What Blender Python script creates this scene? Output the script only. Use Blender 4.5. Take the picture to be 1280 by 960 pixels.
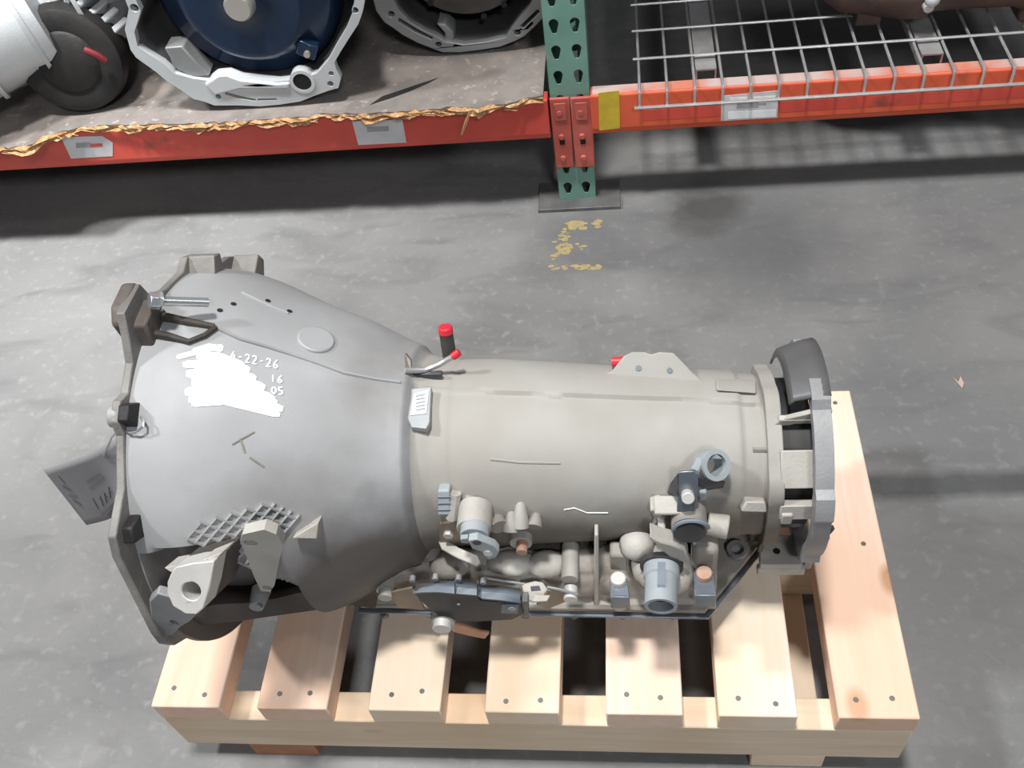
import bpy, bmesh, math, random
import numpy as np
from mathutils import Vector, Matrix, Euler
from mathutils.geometry import tessellate_polygon
for o in list(bpy.data.objects): bpy.data.objects.remove(o)
sc = bpy.context.scene
COL = sc.collection
random.seed(7); rng = np.random.default_rng(7)
PI = math.pi

# ------------------------------------------------------------------ camera
F_PX = 1195.66
CAM = np.array([0, 0, 1.2682])
C_R = np.array([0.99165987, 0.06059222, -0.113751])
C_U = np.array([0.02699221, 0.76538063, 0.6430116])
C_F = np.array([-0.12602431, 0.64071919, -0.75736173])
cd = bpy.data.cameras.new('camera'); cd.sensor_width = 36; cd.lens = F_PX / 1280 * 36
cd.clip_start = .01; cd.clip_end = 100
cam = bpy.data.objects.new('camera', cd); COL.objects.link(cam)
cam.matrix_world = Matrix(((C_R[0], C_U[0], -C_F[0], CAM[0]), (C_R[1], C_U[1], -C_F[1], CAM[1]),
                           (C_R[2], C_U[2], -C_F[2], CAM[2]), (0, 0, 0, 1)))
sc.camera = cam
# ------------------------------------------------------------------ light
sc.view_settings.view_transform = 'Standard'; sc.view_settings.look = 'None'
sc.view_settings.gamma = 1; sc.view_settings.use_curve_mapping = False
sc.view_settings.exposure = 0.0
w = bpy.data.worlds.new('warehouse_air'); sc.world = w; w.use_nodes = True
w.node_tree.nodes['Background'].inputs[0].default_value = (.86, .93, 1, 1)
w.node_tree.nodes['Background'].inputs[1].default_value = .085
def lamp(name, loc, tgt, size, power, col):
    l = bpy.data.lights.new(name, 'AREA'); l.shape = 'DISK'; l.size = size; l.energy = power; l.color = col
    o = bpy.data.objects.new(name, l); COL.objects.link(o); o.location = loc
    o.rotation_euler = (Vector(tgt) - Vector(loc)).to_track_quat('-Z', 'Y').to_euler(); return o
lamp('high_bay_lamp', (-.25, .50, 5.2), (-.25, .50, 0), .5, 230, (1, .97, .93))
lamp('aisle_fill_lamp', (-4.2, .5, 5.4), (-1.4, 1.0, 0), .6, 240, (.96, .98, 1))  # unseen fill lamp, added to brighten the left side
def spot(name, loc, tgt, ang, blend, power, col, rad=.25):
    l = bpy.data.lights.new(name, 'SPOT'); l.energy = power; l.color = col; l.spot_size = math.radians(ang); l.spot_blend = blend; l.shadow_soft_size = rad
    o = bpy.data.objects.new(name, l); COL.objects.link(o); o.location = loc
    o.rotation_euler = (Vector(tgt) - Vector(loc)).to_track_quat('-Z', 'Y').to_euler(); return o
spot('added_pool_spot', (-1.9, .6, 5.2), (-1.25, 1.5, 0), 18, .9, 1150, (.98, 1, 1))  # added spot that makes the bright floor pool at left rear
lamp('aisle_fill_lamp.002', (1.5, -3.9, 5.0), (-.3, 1.2, 0), 1.0, 115, (.97, .98, 1))
lamp('aisle_fill_lamp.001', (5.0, .1, 5.6), (1.6, .6, 0), .6, 40, (.96, .98, 1))  # weak unseen fill added from the right

# ------------------------------------------------------------------ pixel -> point helpers
def ray(x, y): return C_F + C_R * (x - 640) / F_PX - C_U * (y - 480) / F_PX
def on(ax, x, y, v):
    d = ray(x, y); return CAM + d * ((v - CAM[ax]) / d[ax])
def X_(x, y, v): return on(0, x, y, v)
def Y_(x, y, v): return on(1, x, y, v)
def Z_(x, y, v): return on(2, x, y, v)

# ------------------------------------------------------------------ materials
M = {}
def mat(name, c1, c2=None, rough=.6, metal=0., scale=12., bump=0., bscale=60., stretch=None, detail=6, lo=.35, hi=.65,
        c3=None, s3=4., lo3=.55, hi3=.7, rvar=0., spec=.5, shade_grime=None):
    m = bpy.data.materials.new(name); m.use_nodes = True; M[name] = m
    nt = m.node_tree; N = nt.nodes; L = nt.links; P = N['Principled BSDF']
    P.inputs['Roughness'].default_value = rough; P.inputs['Metallic'].default_value = metal
    P.inputs['Specular IOR Level'].default_value = spec
    P.inputs['Base Color'].default_value = (*c1, 1)
    tc = N.new('ShaderNodeTexCoord'); mp = N.new('ShaderNodeMapping'); L.new(tc.outputs['Object'], mp.inputs[0])
    if stretch: mp.inputs['Scale'].default_value = stretch
    oi = N.new('ShaderNodeObjectInfo')
    def noise(s, d):
        n = N.new('ShaderNodeTexNoise'); n.noise_dimensions = '4D'; n.inputs['Scale'].default_value = s; n.inputs['Detail'].default_value = d
        L.new(mp.outputs[0], n.inputs['Vector']); mu = N.new('ShaderNodeMath'); mu.operation = 'MULTIPLY'; mu.inputs[1].default_value = 37.
        L.new(oi.outputs['Random'], mu.inputs[0]); L.new(mu.outputs[0], n.inputs['W']); return n
    out = None
    if c2:
        n = noise(scale, detail); mr = N.new('ShaderNodeMapRange'); mr.inputs[1].default_value = lo; mr.inputs[2].default_value = hi
        L.new(n.outputs[0], mr.inputs[0]); mx = N.new('ShaderNodeMix'); mx.data_type = 'RGBA'
        mx.inputs[6].default_value = (*c1, 1); mx.inputs[7].default_value = (*c2, 1); L.new(mr.outputs[0], mx.inputs[0]); out = mx.outputs[2]
        if rvar:
            r2 = N.new('ShaderNodeMapRange'); r2.inputs[3].default_value = rough - rvar; r2.inputs[4].default_value = rough + rvar
            L.new(n.outputs[0], r2.inputs[0]); L.new(r2.outputs[0], P.inputs['Roughness'])
    if c3:
        n = noise(s3, 5); mr = N.new('ShaderNodeMapRange'); mr.inputs[1].default_value = lo3; mr.inputs[2].default_value = hi3
        L.new(n.outputs[0], mr.inputs[0]); mx = N.new('ShaderNodeMix'); mx.data_type = 'RGBA'
        L.new(out, mx.inputs[6]); mx.inputs[7].default_value = (*c3, 1); L.new(mr.outputs[0], mx.inputs[0]); out = mx.outputs[2]
    if shade_grime:   # cast shade and brown dirt painted on the lower flanks: (colour, height above the thing's base, ragged width)
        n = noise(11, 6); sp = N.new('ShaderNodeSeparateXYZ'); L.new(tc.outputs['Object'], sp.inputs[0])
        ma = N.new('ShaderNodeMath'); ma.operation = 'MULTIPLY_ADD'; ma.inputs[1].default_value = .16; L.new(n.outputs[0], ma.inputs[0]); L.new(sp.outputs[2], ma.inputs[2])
        mr = N.new('ShaderNodeMapRange'); mr.inputs[1].default_value = shade_grime[1] + .08 + shade_grime[2]; mr.inputs[2].default_value = shade_grime[1] + .08 - shade_grime[2]; mr.inputs[4].default_value = .85
        L.new(ma.outputs[0], mr.inputs[0]); mx = N.new('ShaderNodeMix'); mx.data_type = 'RGBA'; L.new(out, mx.inputs[6]); mx.inputs[7].default_value = (*shade_grime[0], 1)
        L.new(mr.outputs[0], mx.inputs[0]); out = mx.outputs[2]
    if out: L.new(out, P.inputs['Base Color'])
    if bump:
        n = noise(bscale, 4); b = N.new('ShaderNodeBump'); b.inputs['Strength'].default_value = bump; b.inputs['Distance'].default_value = .002
        L.new(n.outputs[0], b.inputs['Height']); L.new(b.outputs[0], P.inputs['Normal'])
    return m
mat('cast_case', (.40, .395, .37), (.335, .32, .295), .7, .05, 9, .12, 500, c3=(.36, .33, .29), s3=5, lo3=.58, hi3=.78, shade_grime=((.13, .11, .09), .215, .03))
mat('cast_bell', (.41, .425, .445), (.33, .335, .34), .58, .1, 7, .08, 500, c3=(.19, .165, .145), s3=5, lo3=.52, hi3=.82, rvar=.08, shade_grime=((.075, .06, .05), .25, .04))
mat('cast_dirty', (.36, .34, .31), (.2, .185, .165), .65, .1, 16, .3, 300)
mat('cast_flange', (.30, .29, .27), (.17, .165, .16), .6, .2, 18, .3, 300)
mat('machined', (.68, .68, .67), (.58, .57, .55), .45, .25, 20, .1, 200)
mat('cast_mixed', (.48, .455, .415), (.24, .21, .18), .65, .05, 20, .2, 400, lo=.45, hi=.68)
mat('rack_conn', (.54, .13, .10), (.46, .09, .07), .55, 0, 20, .08, 90)
mat('beam_dust', (.52, .40, .38), (.58, .20, .13), .8, 0, 10, lo=.45, hi=.62)
mat('shade_grime_cast', (.10, .085, .075), (.05, .042, .036), .7, .05, 18, .3, 300)  # dark casting: recess shade and grime put into one base colour
mat('ali_shaded', (.10, .10, .105), (.06, .06, .062), .55, .3, 12)  # darker aluminium copy: shade inside the shelf bells put into the colour
mat('rusty_cast', (.15, .125, .11), (.09, .08, .075), .65, .2, 25, .3, 300)
mat('cast_light', (.50, .485, .45), (.40, .38, .35), .6, .1, 20, .25, 300)
mat('cast_grey', (.33, .34, .35), (.25, .25, .26), .55, .2, 20, .2, 300)
mat('slate_plastic', (.20, .245, .285), (.16, .19, .225), .5, 0, 30)
mat('blue_plastic', (.38, .42, .445), (.30, .335, .36), .45, 0, 30)
mat('black_plastic', (.035, .036, .04), (.06, .055, .055), .5, 0, 30)
mat('dark_steel', (.10, .105, .12), (.06, .06, .065), .45, .5, 30)
mat('shield_steel', (.16, .165, .17), (.11, .112, .118), .5, .3, 18)
mat('blue_steel', (.22, .26, .31), (.16, .18, .21), .35, .6, 25)
mat('zinc', (.72, .76, .78), None, .28, .8)
mat('wire_steel', (.62, .62, .62), (.5, .5, .5), .35, .6, 40)
mat('tan_steel', (.36, .30, .23), (.25, .2, .16), .6, .3, 30)
mat('rust', (.42, .22, .15), (.55, .40, .32), .7, .2, 60)
mat('copper', (.62, .36, .25), (.5, .3, .2), .5, .3, 60)
mat('red_plastic', (.75, .03, .05), None, .4)
mat('black_void', (.006, .006, .007), None, .8)
mat('opening_dark', (.02, .02, .022), (.035, .035, .035), .6, 0, 20)  # near-black for the tail openings, shade put into the colour
mat('white_paint', (.93, .95, .97), None, .35)
mat('marker_ink', (.80, .84, .90), None, .4)
mat('paper', (.30, .30, .315), (.26, .26, .27), .8, 0, 15)
mat('sticker', (.72, .72, .74), (.62, .62, .65), .35, 0, 25)
mat('ink', (.12, .12, .14), None, .7)
mat('ink_soft', (.3, .3, .33), (.42, .42, .45), .7, 0, 900)
mat('plate_label', (.44, .47, .49), (.36, .38, .40), .4, .2, 30)
mat('dull_red', (.22, .02, .03), None, .6)
mat('red_ink', (.62, .12, .1), None, .7)
mat('yellow_tape', (.68, .50, .04), (.55, .40, .04), .55, 0, 40)
mat('yellow_paint', (.42, .33, .12), (.30, .26, .16), .75, 0, 120)
mat('rack_red', (.74, .095, .065), (.62, .075, .052), .5, 0, 9, .08, 90, c3=(.32, .07, .05), s3=14, lo3=.6, hi3=.72)
mat('rack_orange', (.78, .13, .055), (.68, .105, .048), .45, 0, 9, .08, 90, c3=(.40, .09, .05), s3=14, lo3=.62, hi3=.75)
mat('rack_dark', (.17, .035, .03), (.12, .03, .028), .6, 0, 12)
mat('rack_green', (.20, .39, .325), (.155, .31, .255), .55, .05, 14, .08, 90, c3=(.25, .34, .30), s3=25, lo3=.62, hi3=.7)
mat('bare_steel', (.20, .20, .20), (.13, .13, .13), .55, .4, 25)
mat('particle_board', (.27, .235, .215), (.185, .165, .155), .85, 0, 22, .5, 220, c3=(.36, .32, .29), s3=70, lo3=.6, hi3=.68)
mat('board_edge', (.62, .36, .17), (.33, .17, .07), .9, 0, 80, .8, 200, c3=(.72, .5, .3), s3=140, lo3=.55, hi3=.62)
mat('scrap', (.50, .36, .32), None, .8)
mat('splinter', (.66, .38, .20), None, .8)
mat('ali_clean', (.66, .69, .71), (.56, .59, .61), .45, .25, 10, .15, 250)
mat('ali_dim', (.36, .37, .38), (.27, .275, .28), .5, .3, 10, .15, 250)
mat('converter_blue', (.014, .034, .08), (.010, .022, .05), .22, .3, 10)
mat('converter_grey', (.13, .12, .11), (.09, .085, .08), .5, .4, 14)
mat('hub_steel', (.55, .53, .48), None, .4, .6)
mat('rusty_brown', (.17, .12, .10), (.09, .07, .062), .75, .2, 14, .4, 150)
mat('dark_grease', (.016, .016, .017), (.03, .028, .027), .6, .1, 14, .3, 150)

def wood(name, c1, c2, ax):
    m = bpy.data.materials.new(name); m.use_nodes = True; M[name] = m
    nt = m.node_tree; N = nt.nodes; L = nt.links; P = N['Principled BSDF']; P.inputs['Roughness'].default_value = .75
    P.inputs['Specular IOR Level'].default_value = .25
    tc = N.new('ShaderNodeTexCoord'); oi = N.new('ShaderNodeObjectInfo')
    off = N.new('ShaderNodeVectorMath'); off.operation = 'MULTIPLY_ADD'
    cb = N.new('ShaderNodeCombineXYZ'); [L.new(oi.outputs['Random'], cb.inputs[i]) for i in range(3)]
    off.inputs[1].default_value = (9, 13, 5); L.new(cb.outputs[0], off.inputs[0]); L.new(tc.outputs['Object'], off.inputs[2])
    mp = N.new('ShaderNodeMapping'); s = [9, 9, 9]; s[ax] = .7; mp.inputs['Scale'].default_value = s; L.new(off.outputs[0], mp.inputs[0])
    n = N.new('ShaderNodeTexNoise'); n.inputs['Scale'].default_value = 7; n.inputs['Detail'].default_value = 5; n.inputs['Distortion'].default_value = .6
    L.new(mp.outputs[0], n.inputs['Vector'])
    mr = N.new('ShaderNodeMapRange'); mr.inputs[1].default_value = .35; mr.inputs[2].default_value = .7; L.new(n.outputs[0], mr.inputs[0])
    mx = N.new('ShaderNodeMix'); mx.data_type = 'RGBA'; mx.inputs[6].default_value = (*c1, 1); mx.inputs[7].default_value = (*c2, 1); L.new(mr.outputs[0], mx.inputs[0])
    # fine knots, elongated along the grain
    mp2 = N.new('ShaderNodeMapping'); s2 = [7, 7, 7]; s2[ax] = 4.; mp2.inputs['Scale'].default_value = s2; L.new(off.outputs[0], mp2.inputs[0])
    v = N.new('ShaderNodeTexVoronoi'); v.inputs['Scale'].default_value = 1.0; L.new(mp2.outputs[0], v.inputs['Vector'])
    kr = N.new('ShaderNodeMapRange'); kr.inputs[1].default_value = .11; kr.inputs[2].default_value = .05; L.new(v.outputs['Distance'], kr.inputs[0])
    mk = N.new('ShaderNodeMix'); mk.data_type = 'RGBA'; mk.inputs[7].default_value = (.42, .22, .11, 1); L.new(kr.outputs[0], mk.inputs[0]); L.new(mx.outputs[2], mk.inputs[6])
    # broad tint
    n2 = N.new('ShaderNodeTexNoise'); n2.inputs['Scale'].default_value = 3; L.new(off.outputs[0], n2.inputs['Vector'])
    m2 = N.new('ShaderNodeMapRange'); m2.inputs[1].default_value = .45; m2.inputs[2].default_value = .75; L.new(n2.outputs[0], m2.inputs[0])
    mt = N.new('ShaderNodeMix'); mt.data_type = 'RGBA'; mt.inputs[7].default_value = (c2[0] * .95, c2[1] * .82, c2[2] * .72, 1)
    L.new(m2.outputs[0], mt.inputs[0]); L.new(mk.outputs[2], mt.inputs[6]); L.new(mt.outputs[2], P.inputs['Base Color'])
wood('pine_pink', (.88, .70, .58), (.82, .60, .47), 1)
wood('pine_pale', (.90, .80, .68), (.85, .72, .57), 1)
wood('pine_x', (.82, .69, .54), (.72, .58, .43), 0)
wood('pine_shaded', (.50, .26, .16), (.40, .19, .11), 1)  # pine with shade put into the colour, for the left bottom board

def concrete():
    m = bpy.data.materials.new('concrete'); m.use_nodes = True; M['concrete'] = m
    nt = m.node_tree; N = nt.nodes; L = nt.links; P = N['Principled BSDF']
    P.inputs['Roughness'].default_value = .55; P.inputs['Specular IOR Level'].default_value = .35
    tc = N.new('ShaderNodeTexCoord'); V = tc.outputs['Object']
    def noise(s, d=6, dist=0., vec=V):
        n = N.new('ShaderNodeTexNoise'); n.inputs['Scale'].default_value = s; n.inputs['Detail'].default_value = d; n.inputs['Distortion'].default_value = dist
        L.new(vec, n.inputs['Vector']); return n.outputs[0]
    def rng_(x, a, b, c=0., d=1.):
        r = N.new('ShaderNodeMapRange'); r.inputs[1].default_value = a; r.inputs[2].default_value = b; r.inputs[3].default_value = c; r.inputs[4].default_value = d
        L.new(x, r.inputs[0]); return r.outputs[0]
    def mix(f, a, b):
        x = N.new('ShaderNodeMix'); x.data_type = 'RGBA'; L.new(f, x.inputs[0])
        for i, c in ((6, a), (7, b)):
            if isinstance(c, tuple): x.inputs[i].default_value = (*c, 1)
            else: L.new(c, x.inputs[i])
        return x.outputs[2]
    def math_(op, a, b):
        x = N.new('ShaderNodeMath'); x.operation = op
        for i, c in enumerate((a, b)):
            if isinstance(c, (int, float)): x.inputs[i].default_value = c
            else: L.new(c, x.inputs[i])
        return x.outputs[0]
    mp = N.new('ShaderNodeMapping'); mp.inputs['Scale'].default_value = (.6, 1.6, 1); L.new(V, mp.inputs[0])
    base = mix(rng_(noise(3.2, 8, .6), .3, .72), (.27, .27, .265), (.185, .188, .19))
    base = mix(rng_(noise(7, 8, 1.2, mp.outputs[0]), .5, .75, 0, .55), base, (.12, .123, .126))
    base = mix(rng_(noise(55, 6), .56, .75, 0, .55), base, (.34, .34, .335))
    base = mix(rng_(noise(24, 6, 2.), .66, .78, 0, .35), base, (.42, .42, .41))
    sx = N.new('ShaderNodeSeparateXYZ'); L.new(V, sx.inputs[0]); x, y = sx.outputs[0], sx.outputs[1]
    # dimmer light right of the post, painted into the floor colour
    wob = rng_(noise(4, 5), 0, 1, -.35, .35)
    slab = rng_(math_('ADD', x, wob), -.25, .45)  # mask of the dimmer light right of the post
    base = mix(math_('MULTIPLY', slab, .38), base, (.10, .103, .107))
    # dark filled joint in the slab right of the pallet
    jy = math_('ABSOLUTE', math_('SUBTRACT', math_('ADD', y, rng_(noise(9, 4), 0, 1, -.02, .02)), JOINT_Y), 0)
    jf = math_('MULTIPLY', rng_(jy, .012, .032, .75, 0.), rng_(math_('ADD', x, wob), .2, .45))
    base = mix(jf, base, (.045, .048, .052))
    # oil spot by the rack
    for (sx_, sy_, rad, col, k) in STAINS:
        d = N.new('ShaderNodeVectorMath'); d.operation = 'DISTANCE'; d.inputs[1].default_value = (sx_, sy_, 0); L.new(V, d.inputs[0])
        dd = math_('ADD', d.outputs['Value'], rng_(noise(14, 5), 0, 1, -.05, .05))
        base = mix(rng_(dd, rad * .3, rad, k, 0.), base, col)
    L.new(base, P.inputs['Base Color'])
    b = N.new('ShaderNodeBump'); b.inputs['Strength'].default_value = .25; b.inputs['Distance'].default_value = .003
    L.new(noise(90, 6), b.inputs['Height']); L.new(b.outputs[0], P.inputs['Normal'])
JOINT_Y = float(Z_(1190, 604, 0)[1])
s1 = Z_(885, 262, 0); s2 = Z_(940, 300, 0); s3_ = Z_(730, 300, 0); s4 = Z_(215, 520, 0)
STAINS = [(s1[0], s1[1], .10, (.055, .047, .04), .85), (s2[0], s2[1], .26, (.085, .088, .092), .6), (s3_[0], s3_[1], .16, (.095, .098, .105), .5)]
concrete()

# ------------------------------------------------------------------ mesh builder
def orth(d):
    d = np.array(d, float); d = d / np.linalg.norm(d); a = np.array([0, 0, 1.]) if abs(d[2]) < .9 else np.array([1., 0, 0])
    u = np.cross(a, d); u /= np.linalg.norm(u); return d, u, np.cross(d, u)
class MB:
    def __init__(s): s.v = []; s.f = []
    def add(s, vs, fs):
        b = len(s.v); s.v += [tuple(map(float, p)) for p in vs]; s.f += [tuple(i + b for i in f) for f in fs]; return s
    def box(s, c, d, e=None):
        c = np.array(c, float); h = np.array(d, float) / 2
        R = np.array(Euler(e).to_matrix()) if e else np.eye(3)
        vs = [c + R @ (h * np.array((sx, sy, sz))) for sx in (-1, 1) for sy in (-1, 1) for sz in (-1, 1)]
        return s.add(vs, [(0, 1, 3, 2), (4, 6, 7, 5), (0, 4, 5, 1), (2, 3, 7, 6), (0, 2, 6, 4), (1, 5, 7, 3)])
    def cyl(s, p0, p1, r0, r1=None, n=20, cap=True, hex=False):
        if hex: n = 6
        r1 = r0 if r1 is None else r1; p0 = np.array(p0, float); p1 = np.array(p1, float); d, u, v = orth(p1 - p0)
        vs = []
        for p, r in ((p0, r0), (p1, r1)):
            vs += [p + r * (math.cos(2 * PI * k / n) * u + math.sin(2 * PI * k / n) * v) for k in range(n)]
        fs = [(k, (k + 1) % n, n + (k + 1) % n, n + k) for k in range(n)]
        if cap: fs += [tuple(range(n))[::-1], tuple(range(n, 2 * n))]
        return s.add(vs, fs)
    def lathe(s, o, ax, prof, n=32, a0=0., a1=2 * PI):
        o = np.array(o, float); d, u, v = orth(ax); full = abs(a1 - a0 - 2 * PI) < 1e-6; m = n if full else n + 1
        vs = []
        for t, r in prof:
            vs += [o + d * t + r * (math.cos(a0 + (a1 - a0) * k / n) * u + math.sin(a0 + (a1 - a0) * k / n) * v) for k in range(m)]
        fs = []
        for i in range(len(prof) - 1):
            for k in range(n):
                k2 = (k + 1) % m; fs.append((i * m + k, i * m + k2, (i + 1) * m + k2, (i + 1) * m + k))
        return s.add(vs, fs)
    def tube(s, pts, r, n=8, cap=True):
        pts = [np.array(p, float) for p in pts]; vs = []; m = len(pts); pu = None
        for i, p in enumerate(pts):
            t = pts[min(i + 1, m - 1)] - pts[max(i - 1, 0)]; d, u, v = orth(t)
            if pu is not None:
                u = pu - d * (pu @ d); u /= np.linalg.norm(u); v = np.cross(d, u)
            pu = u; rr = r[i] if isinstance(r, (list, tuple)) else r
            vs += [p + rr * (math.cos(2 * PI * k / n) * u + math.sin(2 * PI * k / n) * v) for k in range(n)]
        fs = [(i * n + k, i * n + (k + 1) % n, (i + 1) * n + (k + 1) % n, (i + 1) * n + k) for i in range(m - 1) for k in range(n)]
        if cap: fs += [tuple(range(n))[::-1], tuple(range((m - 1) * n, m * n))]
        return s.add(vs, fs)
    def prism(s, poly, vec, holes=()):
        loops = [[np.array(p, float) for p in poly]] + [[np.array(p, float) for p in h] for h in holes]
        tri = tessellate_polygon([[Vector(p) for p in l] for l in loops])
        flat = [p for l in loops for p in l]; n = len(flat); vec = np.array(vec, float)
        fs = []
        t0 = tri[0]; nn = np.cross(flat[t0[1]] - flat[t0[0]], flat[t0[2]] - flat[t0[0]])
        for t in tri:
            nn = np.cross(flat[t[1]] - flat[t[0]], flat[t[2]] - flat[t[0]])
            t = tuple(t) if nn @ vec < 0 else tuple(t)[::-1]
            fs.append(t); fs.append(tuple(i + n for i in t[::-1]))
        b = 0
        for l in loops:
            m = len(l); fs += [(b + k, b + (k + 1) % m, n + b + (k + 1) % m, n + b + k) for k in range(m)]; b += m
        return s.add(flat + [p + vec for p in flat], fs)
    def ball(s, c, r, n=14, m=9, e=None):
        c = np.array(c, float); r = np.array(r, float) if hasattr(r, '__len__') else np.array([r, r, r], float)
        R = np.array(Euler(e).to_matrix()) if e else np.eye(3)
        vs = [c + R @ (r * np.array((math.sin(PI * i / m) * math.cos(2 * PI * k / n), math.sin(PI * i / m) * math.sin(2 * PI * k / n), math.cos(PI * i / m)))) for i in range(m + 1) for k in range(n)]
        return s.add(vs, [(i * n + k, (i + 1) * n + k, (i + 1) * n + (k + 1) % n, i * n + (k + 1) % n) for i in range(m) for k in range(n)])
    def grid(s, P):
        h, w_ = P.shape[:2]
        return s.add(P.reshape(-1, 3), [(i * w_ + k, i * w_ + k + 1, (i + 1) * w_ + k + 1, (i + 1) * w_ + k) for i in range(h - 1) for k in range(w_ - 1)])
    def build(s, name, m, parent=None, bevel=0., smooth=40, fixn=True, solid=0., seg=2):
        me = bpy.data.meshes.new(name); off = np.array(parent_loc(parent)) if parent else np.zeros(3)
        me.from_pydata([tuple(np.array(p) - off) for p in s.v], [], s.f)
        if fixn:
            b = bmesh.new(); b.from_mesh(me); bmesh.ops.remove_doubles(b, verts=b.verts, dist=1e-6); bmesh.ops.recalc_face_normals(b, faces=b.faces); b.to_mesh(me); b.free()
        me.materials.append(M[m]); o = bpy.data.objects.new(name, me); COL.objects.link(o)
        if parent: o.parent = parent
        if smooth:
            me.polygons.foreach_set('use_smooth', [True] * len(me.polygons)); me.set_sharp_from_angle(angle=math.radians(smooth))
        if solid:
            k = o.modifiers.new('thickness', 'SOLIDIFY'); k.thickness = solid; k.offset = -1
        if bevel:
            k = o.modifiers.new('edge', 'BEVEL'); k.width = bevel; k.segments = seg; k.limit_method = 'ANGLE'; k.angle_limit = math.radians(40); k.harden_normals = False
        return o
def parent_loc(p):
    t = Vector((0, 0, 0))
    while p: t += p.location; p = p.parent
    return t
def tag(o, label, cat=None, group=None, kind=None):
    if label: o['label'] = label
    if cat: o['category'] = cat
    if group: o['group'] = group
    if kind: o['kind'] = kind
    return o
def thing(name, loc, label, cat, group=None):
    o = bpy.data.objects.new(name, None); COL.objects.link(o); o.location = loc; o.empty_display_size = .05
    return tag(o, label, cat, group)
def arc(c, r, a0, a1, n, plane='xz', y=0.):
    return [(c[0] + r * math.cos(a0 + (a1 - a0) * k / n), y, c[1] + r * math.sin(a0 + (a1 - a0) * k / n)) for k in range(n + 1)]

# ================================================================== SETTING
fl = MB(); fl.add([(-9, -6, 0), (9, -6, 0), (9, 9, 0), (-9, 9, 0)], [(0, 1, 2, 3)])
tag(fl.build('floor', 'concrete', smooth=0), 'grey stained concrete warehouse floor', kind='structure')

# ================================================================== PALLET
PX, PY = -.6043, .4264
S_POS = [0, .1365, .2762, .4184, .5618, .6908, .8239]; S_W = .089; S_L = .478
P_LEN = S_POS[-1] + S_W
pal = thing('wooden_pallet', (PX, PY, 0), 'small pine pallet of seven slats carrying the transmission', 'pallet')
def board(name, c, d, m, parent):
    b = MB(); b.box((0, 0, 0), d); o = b.build(name, m, None, bevel=.002); o.location = Vector(c) - parent_loc(parent); o.parent = parent; return o
smat = ['pine_pink', 'pine_pink', 'pine_pale', 'pine_pale', 'pine_pink', 'pine_pale', 'pine_pink']
for i, sp in enumerate(S_POS):
    o = board('slat', (PX + sp + S_W / 2, PY + S_L / 2, .146), (S_W, S_L, .038), smat[i], pal)
    for ry in (.019, S_L / 2 - .01, S_L - .019):
        for k in (-1, 1):
            nx = PX + sp + S_W / 2 + k * (.017 + .006 * rng.random()); ny = PY + ry + rng.uniform(-.006, .006)
            b = MB(); b.cyl((nx, ny, .1648), (nx, ny, .1656), .0032, n=10)
            e = b.build('nail', 'bare_steel', None); me = e.data
            for v in me.vertices: v.co -= Vector((PX + sp + S_W / 2, PY + S_L / 2, .146))
            e.parent = o
for yy in (.019, S_L / 2, S_L - .019):
    board('stringer', (PX + P_LEN / 2, PY + yy, .0825), (P_LEN, .038, .089), 'pine_x', pal)
for (xx, m_) in ((.128, 'pine_shaded'), (.782, 'pine_pale')):
    board('bottom_board', (PX + xx, PY + S_L / 2, .019), (.089, S_L, .038), m_, pal)

# ================================================================== RACK
RX, RY = -.1035, 1.562           # centre of the green post face
rk = thing('rack_upright_frame', (RX, RY + .04, 0), 'green perforated steel upright post with bolted foot plate', 'rack upright')
PW = .074; POST_H = 2.6
def teardrop(x, z, y):
    p = []
    for k in range(9):
        a = math.radians(-25 + 230 * k / 8); p.append((x + .0088 * math.cos(a), y, z + .006 + .0088 * math.sin(a)))
    return p + [(x - .0048, y, z - .010), (x - .003, y, z - .0135), (x + .003, y, z - .0135), (x + .0048, y, z - .010)]
def post(y, sgn, name):
    b = MB(); x0, x1 = RX - PW / 2, RX + PW / 2
    holes = []
    for k in range(int((POST_H - .06) / .0508)):
        z = .0347 + k * .0508
        for s_ in (-1, 1): holes.append(teardrop(RX + s_ * .0185, z, y))
    # perforated web is made in short lengths so every hole is cut cleanly
    zc = .0093
    lens = []; z = 0.
    for k in range(len(holes) // 2):
        z2 = .0347 + k * .0508 + .0254
        lens.append((z, z2, holes[2 * k:2 * k + 2])); z = z2
    lens.append((z, POST_H, []))
    for (a, c, hs) in lens:
        b.prism([(x0, y, a), (x1, y, a), (x1, y, c), (x0, y, c)], (0, .0025 * sgn, 0), hs)
    b.box((x0 + .00125, y + sgn * .036, POST_H / 2), (.0025, .068, POST_H)); b.box((x1 - .00125, y + sgn * .036, POST_H / 2), (.0025, .068, POST_H))
    b.box((x0 + .011, y + sgn * .0695, POST_H / 2), (.02, .0025, POST_H)); b.box((x1 - .011, y + sgn * .0695, POST_H / 2), (.02, .0025, POST_H))
    return b.build(name, 'rack_green', rk, fixn=False, smooth=0)
post(RY, 1, 'front_post'); post(RY + 1.06, -1, 'rear_post')
for yy in (RY + .012, RY + 1.05):
    b = MB(); b.box((RX + .003, yy, .004), (.168, .088, .0085)); fp = b.build('foot_plate', 'bare_steel', rk, bevel=.0012)
for zz in (.32, .95, 1.6, 2.3):
    b = MB(); b.box((RX, RY + .53, zz), (.032, .94, .032)); b.build('brace', 'rack_green', rk, bevel=.003)
for (za, zb) in ((.36, .92), (.98, 1.57), (1.63, 2.27)):
    b = MB(); b.tube([(RX, RY + .07, za), (RX, RY + .99, zb)], .016, 4); b.build('brace', 'rack_green', rk)

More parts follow.
